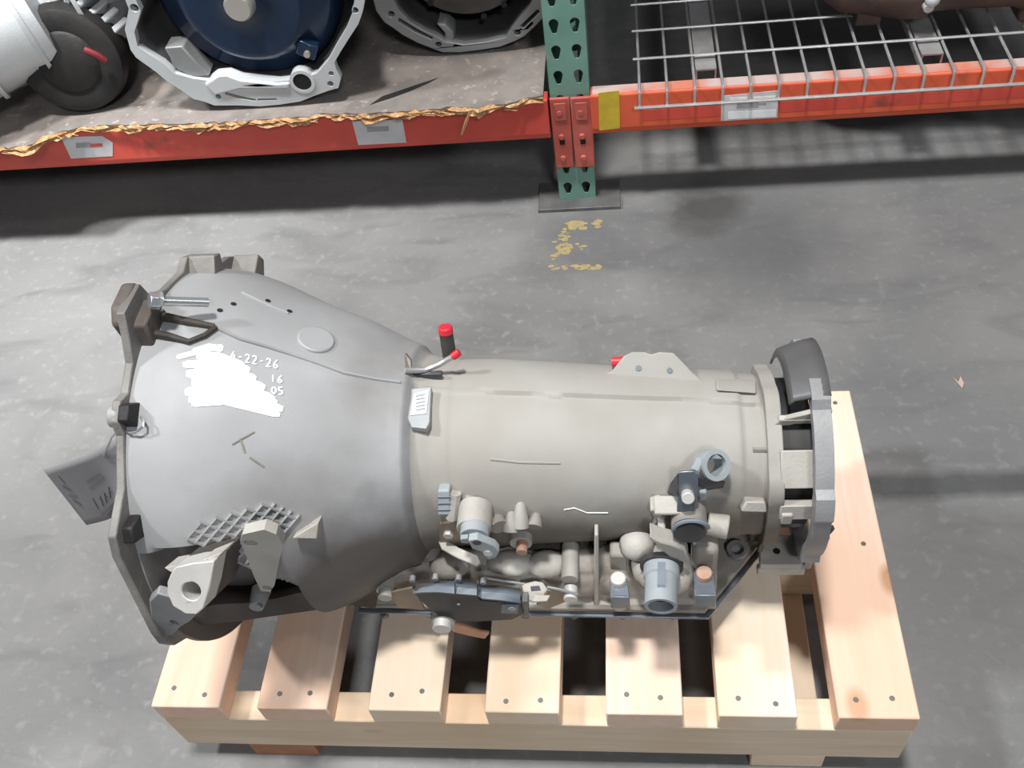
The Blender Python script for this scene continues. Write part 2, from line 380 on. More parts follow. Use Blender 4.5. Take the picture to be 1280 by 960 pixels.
BF = 1.545    # front face of the beams
def beam(x0, x1, zb, h, m, label, side, yf=BF, sgn=1, sub=True, group=None):
    r = thing('rack_beam', ((x0 + x1) / 2, yf + sgn * .025, zb), label, 'rack beam', group)
    b = MB()
    # stepped box beam: front face, lower lip, step for the deck at the back
    prof = [(0, .012), (.004, .008), (.004, .0), (.046, 0), (.046, h - .022), (.030, h - .022), (.030, h), (.003, h), (0, h - .003)]
    pl = [(x0, yf + sgn * a, zb + c) for a, c in prof]
    b.prism(pl, (x1 - x0, 0, 0)); b.build('beam_body', m, r, smooth=30, bevel=.0015)
    return r
def connector(parent, cx, wd, m, yf):
    z0, z1 = .094, .252
    b = MB(); b.box((cx, yf + .004, (z0 + z1) / 2), (wd, .007, z1 - z0)); pl = b.build('end_connector', m, parent, bevel=.002)
    for k, z in enumerate((.118, .168, .222)):
        b = MB(); b.cyl((cx - .002, yf + .001, z), (cx - .002, yf - .004, z), .0062, .0048, 12); b.build('rivet', m, pl)
    b = MB(); b.prism([(cx - .011, yf, .205), (cx + .011, yf, .205), (cx + .011, yf, .243), (cx - .011, yf, .243)], (0, -.0022, 0)); b.build('locking_clip', m, pl, bevel=.001)
    b = MB(); b.prism([(cx - .006, yf, .150), (cx + .004, yf, .150), (cx + .004, yf, .160), (cx - .006, yf, .160)], (0, -.0008, 0)); b.build('slot', 'black_void', pl)
XL, XR = -2.62, 2.42
bl = beam(XL, RX - .0415, .168, .087, 'rack_red', 'red rack beam with two white stickers under splintered particle board', 'l')
connector(bl, RX - .0195, .037, 'rack_conn', BF + .006)
br = beam(RX + .0385, XR, .172, .086, 'rack_orange', 'orange rack beam with yellow tape under the wire mesh deck', 'r')
connector(br, RX + .0205, .039, 'rack_conn', BF + .004)
for s_, x0, x1, z0, nm in ((0, XL, RX - .05, .168, 'rear rack beam behind the particle board shelf'), (1, RX + .05, XR, .172, 'rear rack beam behind the wire mesh shelf')):
    beam(x0, x1, z0, .087, 'rack_dark', nm, '', RY + 1.075, -1)
# next shelf level above the frame
for x0, x1, a in ((XL, RX - .05, 'left of'), (RX + .05, XR, 'right of')):
    for (yf, sg, q) in ((BF, 1, 'front'), (RY + 1.075, -1, 'rear')):
        beam(x0, x1, .93, .1, 'rack_red', '%s rack beam of the upper shelf, %s the green post' % (q, a), '', yf, sg)
    b = MB(); b.box(((x0 + x1) / 2, RY + .53, 1.039), (x1 - x0, 1.06, .018))
    tag(b.build('shelf_board', 'particle_board'), 'particle board deck of the upper shelf, %s the green post' % a, 'shelf board')
# yellow tape + stickers (parts of the beams)
def sticker(parent, quad, y, m, lines=()):
    pts = [Y_(*q, y) for q in quad]; b = MB(); b.prism(pts, (0, -.0007, 0)); s_ = b.build('label_sticker', m, parent)
    for (a, c, d, e, mm) in lines:
        pp = [Y_(*q, y - .0009) for q in ((a, c), (d, c - (d - a) * .05), (d, e - (d - a) * .05), (a, e))]
        b = MB(); b.prism(pp, (0, -.0003, 0)); b.build('barcode', mm, s_)
    return s_
t = sticker(br, [(748, 116), (774, 113), (775, 160), (749, 163)], BF, 'yellow_tape'); t.name = 'yellow_tape'
s_ = sticker(br, [(902, 120), (973, 113), (972, 147), (901, 151)], BF, 'sticker', [(921, 127, 948, 135, 'ink_soft'), (948, 129, 958, 131, 'ink_soft'), (913, 122, 935, 126, 'white_paint'), (942, 121, 970, 125, 'white_paint'), (910, 140, 970, 149, 'white_paint')])
s_ = sticker(bl, [(440, 151), (503, 149), (508, 178), (448, 181)], BF, 'sticker', [(459, 159, 486, 165, 'ink_soft')])
s_ = sticker(bl, [(76, 171), (128, 170), (141, 178), (141, 195), (89, 198)], BF, 'sticker', [(95, 179, 113, 185, 'ink_soft'), (113, 180, 128, 184, 'red_ink')])
# darker strip on the orange beam face below the wire
b = MB(); zz = .203
b.prism([(.03, BF - .0004, .197), (XR, BF - .0004, .197), (XR, BF - .0004, .219), (.03, BF - .0004, .219)], (0, .0006, 0))
b.build('face_groove', 'rack_red', br)

b = MB(); b.box(((RX + .04 + XR) / 2, BF + .0165, .2582), (XR - RX - .045, .026, .0006)); b.build('dust_film', 'beam_dust', br)
# ---- particle board deck with a torn front edge
dk = thing('shelf_board', (-1.37, 1.53, .255), 'worn grey particle board deck with splintered front edge', 'shelf board')
edge_px = [(0, 186, .262), (40, 183, .262), (48, 174, .262), (70, 165, .264), (110, 157, .264), (150, 155, .264), (220, 154, .264), (270, 153, .264), (330, 149, .264), (380, 144, .264), (420, 141, .264), (450, 142, .264), (500, 139, .264), (560, 134, .264), (590, 134, .264), (640, 128, .264), (660, 122, .264), (684, 119, .264)]
ed = [Z_(a, c, z) for a, c, z in edge_px]
xs = np.arange(-2.6, RX - .045, .012); ex = np.array([e[0] for e in ed]); ey = np.array([e[1] for e in ed])
ys = np.interp(xs, ex, ey) + rng.normal(0, .0022, len(xs))
top = [(x, y, .2635) for x, y in zip(xs, ys)]
poly = top + [(xs[-1], RY + 1.06, .2635), (xs[0], RY + 1.06, .2635)]
b = MB(); b.prism(poly, (0, 0, -.0085)); b.build('board_panel', 'particle_board', dk, smooth=0)
b = MB()
n = len(xs); P3 = np.zeros((5, n, 3))
jit = rng.normal(0, .0032, (5, n))
for i in range(5):
    P3[i, :, 0] = xs; P3[i, :, 1] = ys - .002 + jit[i] - (.005 if i in (1, 3) else 0); P3[i, :, 2] = .2637 - .0034 * i * (1 + .35 * np.sin(xs * 37) + .3 * np.sin(xs * 91 + 1))
b.grid(P3); b.build('torn_edge', 'board_edge', dk, smooth=0)
b = MB(); q0 = Z_(588, 137, .262); q1 = Y_(577, 168, 1.535); b.tube([q0, (q0 + q1) / 2 + np.array((0, -.004, 0)), q1], [.003, .0034, .0026], 5); tag(b.build('splinter', 'splinter', dk), 'long pale splinter hanging over the red beam')
for k in range(70):
    i = rng.integers(5, n - 3); L_ = rng.uniform(.008, .035); b = MB(); p = np.array((xs[i], ys[i] - .003, .262 - rng.uniform(0, .008)))
    if p[0] < -1.45: continue
    a = rng.uniform(-.35, .35); b.tube([p, p + np.array((L_ * math.cos(a), -.003 - .005 * rng.random(), L_ * .25 * math.sin(a)))], [.0016, .0006], 4); b.build('splinter', 'board_edge', dk, smooth=0)
b = MB(); q = [Z_(*v, .2642) for v in ((462, 131), (478, 120), (500, 113), (520, 106), (548, 97), (535, 104), (512, 114), (490, 122))]; b.prism(q, (0, 0, -.0006)); b.build('board_crack', 'dark_grease', dk, smooth=0)

# ---- wire deck
wd = thing('wire_deck', (.65, RY + .5, .262), 'galvanised wire mesh deck bent over the orange beam', 'wire deck')
wr = .0027; zt = .2655
wire_me = None
for k in range(47):
    x = .0253 + .0497 * k
    if wire_me is None:
        b = MB(); b.tube([(x, RY + 1.05, zt), (x, 1.545, zt), (x, 1.5375, zt - .003), (x, 1.535, zt - .010), (x, 1.535, .234)], wr, 6)
        o = b.build('wire', 'wire_steel', wd); wire_me = o
    else:
        o = wire_me.copy(); COL.objects.link(o); o.parent = wd; o.location.x += .0497 * k
for yy in [1.637 + .1 * k for k in range(10)]:
    b = MB(); b.tube([(.015, yy, zt + .005), (2.33, yy, zt + .005)], wr, 6); b.build('cross_wire', 'wire_steel', wd)
b = MB(); b.tube([(.015, 1.5295, .236), (2.33, 1.5295, .236)], .0032, 6); b.build('cross_wire', 'wire_steel', wd)
for k, px in enumerate((880, 1158, 1400, 1650, 1900)):
    x = Z_(px, 75 - (px - 880) * .055, .25)[0]
    b = MB(); b.prism([(x - .019, 1.60, .2625), (x - .019, 1.60, .235), (x - .016, 1.60, .235), (x - .016, 1.60, .2595), (x + .016, 1.60, .2595), (x + .016, 1.60, .235), (x + .019, 1.60, .235), (x + .019, 1.60, .2625)], (0, 1.0, 0))
    b.build('support_channel', 'wire_steel', wd, smooth=0)

# ================================================================== TRANSMISSION (on the pallet)
AY = .66
PRX = [-.505, -.458, -.412, -.366, -.319, -.282, -.262, -.246, -.238, -.22, -.202, -.198, -.16, -.084, -.02, .071, .112, .116, .15, .17]
PRR = [.222, .2205, .204, .180, .1565, .1385, .131, .126, .113, .109, .1085, .1075, .1075, .103, .099, .095, .0935, .0905, .0895, .0895]
_x = np.arange(-.60, .2, .001); _r = np.interp(_x, PRX, PRR); _k = np.exp(-.5 * (np.arange(-30, 31) / 10.) ** 2); _k /= _k.sum()
_e = np.concatenate([_r[0] - (_r[30:0:-1] - _r[0]), _r, np.full(30, _r[-1])]); _s = np.convolve(_e, _k, 'valid')
_w = np.clip((-.262 - _x) / .02, 0, 1); _r = _r * (1 - _w) + _s * _w
PRX, PRR = list(_x), list(_r)
def z0f(X): return np.interp(X, [-.5, -.25, -.1, .15], [.375, .365, .36, .349])
SEAM_X = []; SEAM_P = []; POCK_X = []; POCK_P = []
def sstep(x, a, c):
    t = np.clip((x - a) / (c - a), 0, 1); return t * t * (3 - 2 * t)
def Rf(X, ph):
    X = np.asarray(X, float); ph = np.asarray(ph, float)
    r = np.interp(X, PRX, PRR)
    r = r + .012 * np.exp(-((X + .335) / .05) ** 2) * sstep(ph, 1.4, 2.0)         # belly towards the pan
    # starter pocket in the lower near side of the bell
    if POCK_X:
        pp_ = np.interp(X, POCK_X, POCK_P)
        r = r - .060 * sstep(X, -.497, -.492) * (1 - sstep(X, -.395, -.36)) * sstep(ph, pp_, pp_ + .05) * (1 - sstep(ph, 2.6, 2.8))
    # the raised half above the long seam
    if SEAM_X:
        ps = np.interp(X, SEAM_X, SEAM_P)
        r = r + .0042 * (1 - sstep(ph, ps - .012, ps + .012)) * sstep(X, -.243, -.238) * (1 - sstep(X, .135, .14))
        # raised swelling on the far shoulder of the bell
        r = r + .007 * np.exp(-((X + .30) / .05) ** 2) * (1 - sstep(ph, .05, .2)) * sstep(ph, -1.5, -1.1)
    # flat floor so nothing sinks into the slats
    c = np.cos(ph); lim = np.where(c < -.2, (z0f(X) - .172) / np.maximum(-c, .2), 9.)
    return np.minimum(r, lim)
def surf(X, ph, off=0.):
    r = Rf(X, ph) + off
    return np.stack([X + 0 * ph, AY - r * np.sin(ph), z0f(X) + r * np.cos(ph)], -1)
def S(px, py, off=0.):
    d = ray(px, py); ts = np.arange(.45, 1.7, .0015)
    P = CAM + d * ts[:, None]
    def g(P):
        dy = P[..., 1] - AY; dz = P[..., 2] - z0f(P[..., 0]); ph = np.arctan2(-dy, dz)
        return np.hypot(dy, dz) - Rf(P[..., 0], ph) - off
    G = g(P); ok = (P[:, 0] > -.53) & (P[:, 0] < .2)
    idx = np.where((G < 0) & ok)[0]
    if len(idx) == 0:
        return P[np.argmin(np.where(ok, np.abs(G), 9))]
    i = idx[0]; a, c = ts[max(i - 1, 0)], ts[i]
    for _ in range(20):
        m_ = (a + c) / 2
        if g(CAM + d * m_) < 0: c = m_
        else: a = m_
    return CAM + d * c
def XP(P): return P[0], math.atan2(-(P[1] - AY), P[2] - float(z0f(P[0])))
def nrm(P):
    X, ph = XP(P); return np.array((0, -math.sin(ph), math.cos(ph)))
pk = [XP(S(*q)) for q in ((160, 694), (179, 692), (219, 686), (247, 683), (268, 691), (298, 704), (320, 716), (345, 724), (375, 732))]
for q in ((520, 486), (600, 490), (700, 497), (705, 492), (830, 500), (935, 507), (962, 510)):
    X, ph = XP(S(*q)); SEAM_X.append(X); SEAM_P.append(ph)

POCK_X += [v[0] for v in pk]; POCK_P += [v[1] for v in pk]
def Pn(q, p0, n):
    d = ray(*q); return CAM + d * (((p0 - CAM) @ n) / (d @ n))
tr = thing('automatic_transmission', (-.15, AY, .165), 'dusty cast aluminium automatic transmission lying on the wooden pallet', 'transmission')
def shell(x0, x1, nx, nph, name, m):
    xs_ = np.linspace(x0, x1, nx); ph_ = np.linspace(-PI, PI, nph)
    g = MB(); g.grid(surf(xs_[:, None], ph_[None, :])); return g.build(name, m, tr, smooth=35, fixn=True)
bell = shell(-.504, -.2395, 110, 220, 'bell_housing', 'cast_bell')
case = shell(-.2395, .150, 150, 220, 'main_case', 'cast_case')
b = MB(); b.lathe((.150, AY, .349), (1, 0, 0), [(0, .0895), (0, .02)], 40); b.build('rear_face', 'cast_case', case)
# ---- bell flange with bolt ears
fpts = [(-90, .226), (-76, .228), (-69, .246), (-64, .254), (-59, .246), (-50, .226), (-40, .227), (-37, .240), (-31, .240), (-27, .227), (-15, .226), (-7, .240), (-5, .262), (5, .266), (8, .248), (13, .228), (21, .226), (24, .238), (29, .238), (32, .226), (45, .226), (51, .240), (55, .252), (60, .251), (74, .240), (87, .243), (92, .244), (97, .238), (106, .218), (122, .204), (150, .21), (168, .198), (180, .195)]
fpts += [(-168 + 0, .198), (-150, .21), (-122, .204), (-106, .218)]
def fl_pt(a, r, X): a = math.radians(a); return (X, AY - r * math.sin(a), .375 + r * math.cos(a))
fpts = sorted(fpts, key=lambda t: t[0])
ring_out = [fl_pt(a, r, -.507) for a, r in fpts]; ring_in = [fl_pt(a, .198 if abs(a) < 110 else .18, -.507) for a in range(-180, 180, 10)]
b = MB(); b.prism(ring_out, (.009, 0, 0), [ring_in]); fg = b.build('bell_flange', 'cast_flange', bell, bevel=.002, smooth=30)
b = MB(); b.lathe((-.47, AY, .375), (1, 0, 0), [(0, .155), (0, .0)], 40); b.build('dark_interior', 'black_void', bell)
# ears: wedge-shaped bosses behind the flange
for a, r, L_, rr in ((-64, .250, .034, .013), (-34, .238, .032, .013)):
    b = MB(); b.prism([fl_pt(a - 5, r - .035, -.5), fl_pt(a + 5, r - .035, -.5), fl_pt(a + 2.2, r + .002, -.5), fl_pt(a - 2.2, r + .002, -.5)], (L_, 0, 0)); b.build('bolt_boss', 'cast_flange', bell, bevel=.002)
for a, r, L_, rr in ((27, .227, .012, .012),):
    p = np.array(fl_pt(a, r, -.512)); b = MB(); b.cyl(p, p + np.array((L_, 0, 0)), rr, rr * .9, 18); b.build('bolt_boss', 'cast_bell', bell, bevel=.002)
for a, h_ in ((25, .030), (54, .045)):
    b = MB(); b.prism([fl_pt(a - 3, .21, -.499), fl_pt(a + 5, .21, -.499), fl_pt(a + 4, .240, -.499), fl_pt(a, .240, -.499)], (.012, 0, 0)); b.build('ear_web', 'dark_grease', bell, bevel=.002)
# square boss at the top with the loose bolt in it
b = MB(); b.prism([fl_pt(-7, .222, -.517), fl_pt(6, .222, -.517), fl_pt(6, .254, -.517), fl_pt(3, .264, -.517), fl_pt(-5, .264, -.517), fl_pt(-7, .254, -.517)], (.014, 0, 0))
b.build('bolt_boss', 'rusty_cast', bell, bevel=.003)
b = MB(); b.prism([fl_pt(-6, .218, -.503), fl_pt(7, .218, -.503), fl_pt(5, .246, -.503), fl_pt(-4, .246, -.503)], (.018, 0, 0)); b.build('boss_root', 'rusty_cast', bell, bevel=.003)
# pair of dark gusset ribs behind that boss
for pts in ([(205, 396), (235, 402), (268, 408)], [(182, 415), (210, 420), (236, 427), (256, 419), (270, 409)]):
    b = MB(); b.tube([S(*p, .003) for p in pts], [.005, .0042, .003, .003, .003][:len(pts)], 8); b.build('gusset_rib', 'shade_grime_cast', bell)
def surf_line(pts, r, name, m, parent, off=0., sub=6):
    P = []
    for (a, c), (d, e) in zip(pts[:-1], pts[1:]):
        for k in range(sub): P.append(S(a + (d - a) * k / sub, c + (e - c) * k / sub, off))
    P.append(S(*pts[-1], off)); bb = MB(); bb.tube(P, r, 6); return bb.build(name, m, parent)
surf_line([(268, 409), (300, 424), (335, 434), (370, 445), (400, 455), (430, 466), (470, 474), (500, 478)], .0024, 'casting_seam', 'cast_bell', bell)
surf_line([(302, 366), (340, 384), (360, 392)], .0018, 'casting_seam', 'cast_bell', bell)
surf_line([(613, 574), (650, 578), (700, 579)], .0014, 'casting_seam', 'cast_case', case)
surf_line([(941, 562), (965, 562)], .0028, 'casting_seam', 'cast_dirty', case)
# faint arrow-like cast mark
for pts in ([(300, 548), (306, 566)], [(312, 572), (330, 584)], [(318, 540), (290, 556)]):
    surf_line(pts, .0018, 'cast_mark', 'cast_dirty', bell, -.0012, 3)
# round core pad on the far shoulder
def nrm2(p):
    X, ph = XP(p); e = 2e-3
    a = surf(np.array(X + e), np.array(ph)) - surf(np.array(X - e), np.array(ph)); c = surf(np.array(X), np.array(ph + e * 5)) - surf(np.array(X), np.array(ph - e * 5))
    n_ = np.cross(a, c); n_ /= np.linalg.norm(n_); return n_ if n_ @ nrm(p) > 0 else -n_
p = S(395, 425); nn = nrm2(p); b = MB(); b.cyl(p - nn * .01, p + nn * .0025, .022, .020, 28); b.build('core_plug', 'cast_bell', bell, bevel=.0015)
for q_ in ((292, 380), (275, 388), (362, 389), (335, 376)):
    p = S(*q_); nn = nrm2(p); b = MB(); b.cyl(p - nn * .002, p + nn * .0004, .0032, n=10); b.build('pit', 'dark_grease', bell)
# stiffening lattice
def lat(i, j): return (220 + (100 + 65 * i + 57 * j) / 6.4, 610 + (388 + 30 * i - 65 * j) / 6.4)
def lat_rib(p0, p1):
    n_ = 10; P = [S(p0[0] + (p1[0] - p0[0]) * k / n_, p0[1] + (p1[1] - p0[1]) * k / n_, .0) for k in range(n_ + 1)]
    bb = MB(); V_ = []
    for k, p in enumerate(P):
        nn = nrm(p); t = P[min(k + 1, n_)] - P[max(k - 1, 0)]; s = np.cross(t, nn); s /= np.linalg.norm(s)
        V_.append([p - s * .0019 - nn * .002, p - s * .0012 + nn * .004, p + s * .0012 + nn * .004, p + s * .0019 - nn * .002])
    vs = [x for r_ in V_ for x in r_]
    bb.add(vs, [(k * 4 + a, k * 4 + a + 1, k * 4 + 5 + a, k * 4 + 4 + a) for k in range(n_) for a in range(3)] + [(0, 1, 2, 3), (n_ * 4, n_ * 4 + 3, n_ * 4 + 2, n_ * 4 + 1)])
    bb.build('lattice_rib', 'cast_bell', bell, smooth=30)
for i in range(0, 9): lat_rib(lat(i, -.1), lat(i, min(i + 1.9, 6.5)))
for j in range(0, 7): lat_rib(lat(max(-.1, j - 2.1), j), lat(8.1, j))

# ---- starter pad, foot and bracket on the lower near side of the bell
pp = [Y_(*q_, .418) for q_ in ((214, 716), (222, 703), (245, 700), (265, 692), (263, 712), (256, 742), (250, 762), (236, 768), (222, 766), (212, 752), (209, 734))]
pn = np.array((0, -.78, .62))
base = np.mean(pp, 0)
pp = []
for q_ in ((213, 718), (219, 709), (240, 704), (268, 701), (262, 735), (254, 761), (246, 768), (230, 767), (216, 758), (209, 742), (209, 728)):
    d = ray(*q_); t_ = ((base - CAM) @ pn) / (d @ pn); pp.append(CAM + d * t_)
hc = (239, 739); d = ray(*hc); hcp = CAM + d * (((base - CAM) @ pn) / (d @ pn)); _, hu, hv = orth(pn)
hole = [hcp + .0095 * (math.cos(2 * PI * k / 16) * hu + math.sin(2 * PI * k / 16) * hv) for k in range(16)]
b = MB(); b.prism(pp, -pn * .03, [hole]); sp_ = b.build('starter_pad', 'machined', bell, bevel=.0015, smooth=30)
b = MB(); b.cyl(hcp - pn * .03, hcp - pn * .029, .011, n=16); b.build('bore', 'black_void', bell)
tl = []
for q_ in ((205, 710), (245, 703), (278, 690), (270, 701), (240, 705), (214, 716)):
    d = ray(*q_); pl_ = base - pn * .006; tl.append(CAM + d * (((pl_ - CAM) @ pn) / (d @ pn)))
b = MB(); b.prism(tl, -pn * .03); b.build('starter_rib', 'cast_light', bell, bevel=.001)
surf_p = []
# block that carries the pad back to the cone
b = MB(); c0 = base - pn * .03; b.prism([p_ - pn * .028 for p_ in pp], -pn * .05); b.build('starter_mount', 'shade_grime_cast', bell, smooth=30)
# foot with bolt hole
ft = [Y_(*q_, .424) for q_ in ((186, 752), (196, 742), (232, 752), (245, 770), (236, 778), (225, 784), (216, 794), (205, 797), (196, 790), (189, 775))]
fh = Y_(217, 779, .424)
b = MB(); b.prism(ft, (0, .010, 0), [[(fh[0] + .004 * math.cos(2 * PI * k / 12), .424, fh[2] + .006 * math.sin(2 * PI * k / 12)) for k in range(12)]]); b.build('flange_foot', 'cast_grey', bell, bevel=.003)
b = MB(); b.cyl(fh + np.array((0, .009, 0)), fh + np.array((0, .0105, 0)), .006, n=12); b.build('bore', 'black_void', bell)
# lower skirt of the bell running to the pan
sk = []
low = [(236, 778), (262, 776), (300, 772), (340, 766), (390, 759), (440, 752), (470, 758)]
up = [(250, 745), (275, 735), (310, 735), (350, 730), (390, 715), (440, 700), (480, 690)]
for i in range(len(low)):
    sk.append([Y_(*up[i], .49 + .012 * i), Y_((up[i][0] + low[i][0]) / 2, (up[i][1] + low[i][1]) / 2, .467 + .011 * i), Y_(*low[i], .462 + .011 * i), Y_(*low[i], .462 + .011 * i) + np.array((0, .09, -.015))])
b = MB(); b.grid(np.array(sk)); b.build('lower_skirt', 'shade_grime_cast', bell, solid=.004)
p = Y_(322, 757, .47); b = MB(); b.cyl(p + np.array((0, .02, 0)), p + np.array((0, -.004, .003)), .011, .008, 14); b.build('drain_boss', 'cast_grey', bell, bevel=.001)
p = Y_(324, 759, .463); b = MB(); b.cyl(p, p + np.array((0, -.002, .002)), .0035, n=10); b.build('drain_plug', 'zinc', bell)
# triangular lever bracket over the lattice
lb = [Y_(*q_, .46) for q_ in ((300, 676), (303, 668), (330, 662), (345, 668), (354, 682), (348, 705), (343, 732), (338, 740), (326, 739), (318, 722), (308, 696))]
def rnd(c, rx, rz, y, n=12): return [(c[0] + rx * math.cos(2 * PI * k / n), y, c[2] + rz * math.sin(2 * PI * k / n)) for k in range(n)]
b = MB(); b.prism(lb, (0, .012, 0), [rnd(Y_(334, 735, .46), .005, .005, .46), rnd(Y_(313, 679, .46), .007, .006, .46)]); b.build('lever_bracket', 'cast_light', bell, bevel=.0025)
b = MB(); b.tube([Y_(325, 690, .47), S(325, 668) - nrm(S(325, 668)) * .01], .011, 12); b.build('bracket_post', 'cast_bell', bell)
wt = [S(365, 673, .012), S(398, 653, .014), S(396, 674, .016)]
b = MB(); b.prism(wt, -nrm(wt[0]) * .025); b.build('cast_fin', 'cast_light', bell, bevel=.001)

# ---- paint-marker writing on the bell
def stroke(pts, wid, m, name, sub=8, off=.0007):
    P = []
    for (a, c), (d, e) in zip(pts[:-1], pts[1:]):
        for k in range(sub): P.append(S(a + (d - a) * k / sub, c + (e - c) * k / sub, off))
    P.append(S(*pts[-1], off)); n_ = len(P); V_ = []
    for k, p in enumerate(P):
        t = P[min(k + 1, n_ - 1)] - P[max(k - 1, 0)]; s = np.cross(t, nrm(p)); s /= (np.linalg.norm(s) + 1e-9)
        X, _ = XP(p); row = []
        for u_ in (-1, 0, 1):
            q2 = p + s * wid / 2 * u_ * (.6 if k in (0, n_ - 1) else 1); Xq, phq = XP(q2); row.append(surf(np.array(Xq), np.array(phq), off))
        V_.append(row)
    bb = MB(); bb.grid(np.array(V_)); return bb
def cpx(x, y): return (200 + x / 5.333, 380 + y / 5.333)
scr = MB()
for (x0, y0, x1, y1, x2, y2, wd_) in ((110, 355, 260, 318, 420, 280, .006), (220, 320, 330, 285, 420, 300, .008), (150, 405, 400, 385, 600, 440, .0085), (175, 465, 400, 460, 700, 560, .010), (210, 520, 400, 520, 760, 640, .012), (165, 590, 400, 560, 780, 660, .010), (190, 640, 420, 620, 820, 700, .0095), (210, 665, 430, 650, 800, 740, .007), (240, 350, 380, 340, 560, 410, .008), (230, 430, 420, 440, 640, 500, .010), (240, 560, 420, 570, 700, 640, .010)):
    s = stroke([cpx(x0, y0), cpx(x1, y1), cpx(x2, y2)], wd_, '', ''); scr.add(s.v, s.f)
tag(scr.build('marker_scribble', 'white_paint', bell, smooth=60, fixn=False), 'white paint-marker scribble crossing out writing on the bell')
D = {'1': [[(.5, 0), (.5, 1)]], '2': [[(.1, .2), (.4, 0), (.8, .15), (.7, .5), (.1, 1), (.9, 1)]], '4': [[(.6, 0), (.1, .6), (.9, .6)], [(.65, .3), (.65, 1)]],
     '6': [[(.8, 0), (.3, .4), (.15, .8), (.5, 1), (.85, .8), (.6, .55), (.2, .7)]], '-': [[(.2, .5), (.8, .5)]], '5': [[(.85, 0), (.2, 0), (.15, .45), (.7, .5), (.8, .8), (.45, 1), (.1, .9)]],
     '8': [[(.5, .5), (.15, .25), (.5, 0), (.85, .25), (.5, .5), (.15, .75), (.5, 1), (.85, .75), (.5, .5)]], '0': [[(.5, 0), (.15, .3), (.15, .7), (.5, 1), (.85, .7), (.85, .3), (.5, 0)]]}
wr_ = MB()
for txt, x, y, cw, ch, sl in (('4-22-26', 470, 315, 47, 56, .20), ('10', 480, 400, 50, 48, .12), ('16', 735, 470, 46, 50, .12), ('05', 740, 550, 46, 50, .1), ('8', 735, 615, 44, 44, .1)):
    for k, ch_ in enumerate(txt):
        for st in D[ch_]:
            s = stroke([cpx(x + (k + a * .8) * cw, y + k * cw * sl + c * ch) for a, c in st], .0017, '', '', 2, .0009); wr_.add(s.v, s.f)
tag(wr_.build('marker_writing', 'marker_ink', bell, smooth=0, fixn=False), 'white handwritten date reading 4-22-26 and numbers')

# ---- identification plate, fittings on top
p = S(522, 509); ipn = nrm(p)
ip = []
for q_ in ((511, 486), (539, 483), (537, 528), (533, 536), (514, 534), (508, 520)):
    ip.append(Pn(q_, p + ipn * .006, ipn))
b = MB(); b.prism(ip, -ipn * .008); pl_ = b.build('data_plate', 'plate_label', tr, bevel=.001)
wl = [Pn(q_, np.mean(ip, 0) + ipn * .0012, ipn) for q_ in ((517, 492), (536, 487), (533, 517), (513, 519))]
b = MB(); b.prism(wl, -ipn * .001); wl_ = b.build('plate_sticker', 'sticker', pl_)
for k in range(5):
    a = 494 + k * 4.4; q4 = [Pn(q_, np.mean(ip, 0) + ipn * .0018, ipn) for q_ in ((520, a), (531, a - 2), (531, a - .4), (520, a + 1.6))]; b = MB(); b.prism(q4, -ipn * .0006); b.build('print_line', 'ink_soft', pl_)
f0 = S(562, 448) + np.array((0, .0, -.01)); up = np.array((.0, .25, .97)); b = MB(); b.cyl(f0, f0 + up * .045, .0085, .008, 16); vf = b.build('vent_fitting', 'black_plastic', tr, bevel=.0008)
b = MB(); b.cyl(f0 + up * .043, f0 + up * .052, .0088, .0082, 16); b.build('red_cap', 'red_plastic', vf, bevel=.0015)
hp = [S(506, 463, .004), S(530, 463, .008), S(548, 456, .014), S(560, 449, .022), S(566, 446, .027)]
b = MB(); b.tube(hp, .0032, 8); hs = b.build('metal_tube', 'wire_steel', tr)
b = MB(); b.tube([hp[-1], S(574, 440, .032)], .0045, 10); b.build('red_cap', 'red_plastic', hs)
b = MB(); p = S(528, 468, .003); b.box(p, (.045, .006, .006)); b.build('tube_clip', 'dark_steel', case, bevel=.001)
b = MB(); bp_ = [S(506, 442, .004), S(507, 466, .004), S(514, 466, .003), S(513, 450, .003)]; b.prism(bp_, (0, .012, -.012)); b.build('shoulder_step', 'cast_dirty', case)
# top mounting lugs (double hump)
L0 = S(800, 470); LN = CAM - L0; LN = LN / np.linalg.norm(LN)
lug = [Pn(q_, L0, LN) for q_ in ((745, 470), (765, 464), (774, 452), (780, 445), (790, 440), (806, 440), (814, 443), (824, 440), (842, 441), (853, 452), (866, 466), (876, 474), (876, 490), (745, 486))]
b = MB(); b.prism(lug, -LN * .03); lg = b.build('mount_lug', 'cast_case', tr, bevel=.004, smooth=50, seg=3)
for q_ in ((798, 460), (837, 463)):
    p = Pn(q_, L0 + LN * .0004, LN); b = MB(); b.cyl(p, p + LN * .0008, .0032, n=10); b.build('bolt_hole', 'slate_plastic', lg)
p = Pn((769, 452), L0 - LN * .012, LN); b = MB(); b.cyl(p + np.array((.02, 0, 0)), p - np.array((.004, 0, 0)), .006, .0055, 12); b.build('red_cap', 'red_plastic', case)
b = MB(); sq = [S(*q_, .004) for q_ in ((895, 474), (946, 476), (946, 492), (895, 488))]; b.prism(sq, (0, .02, -.02)); b.build('top_pad', 'cast_case', case, bevel=.002)

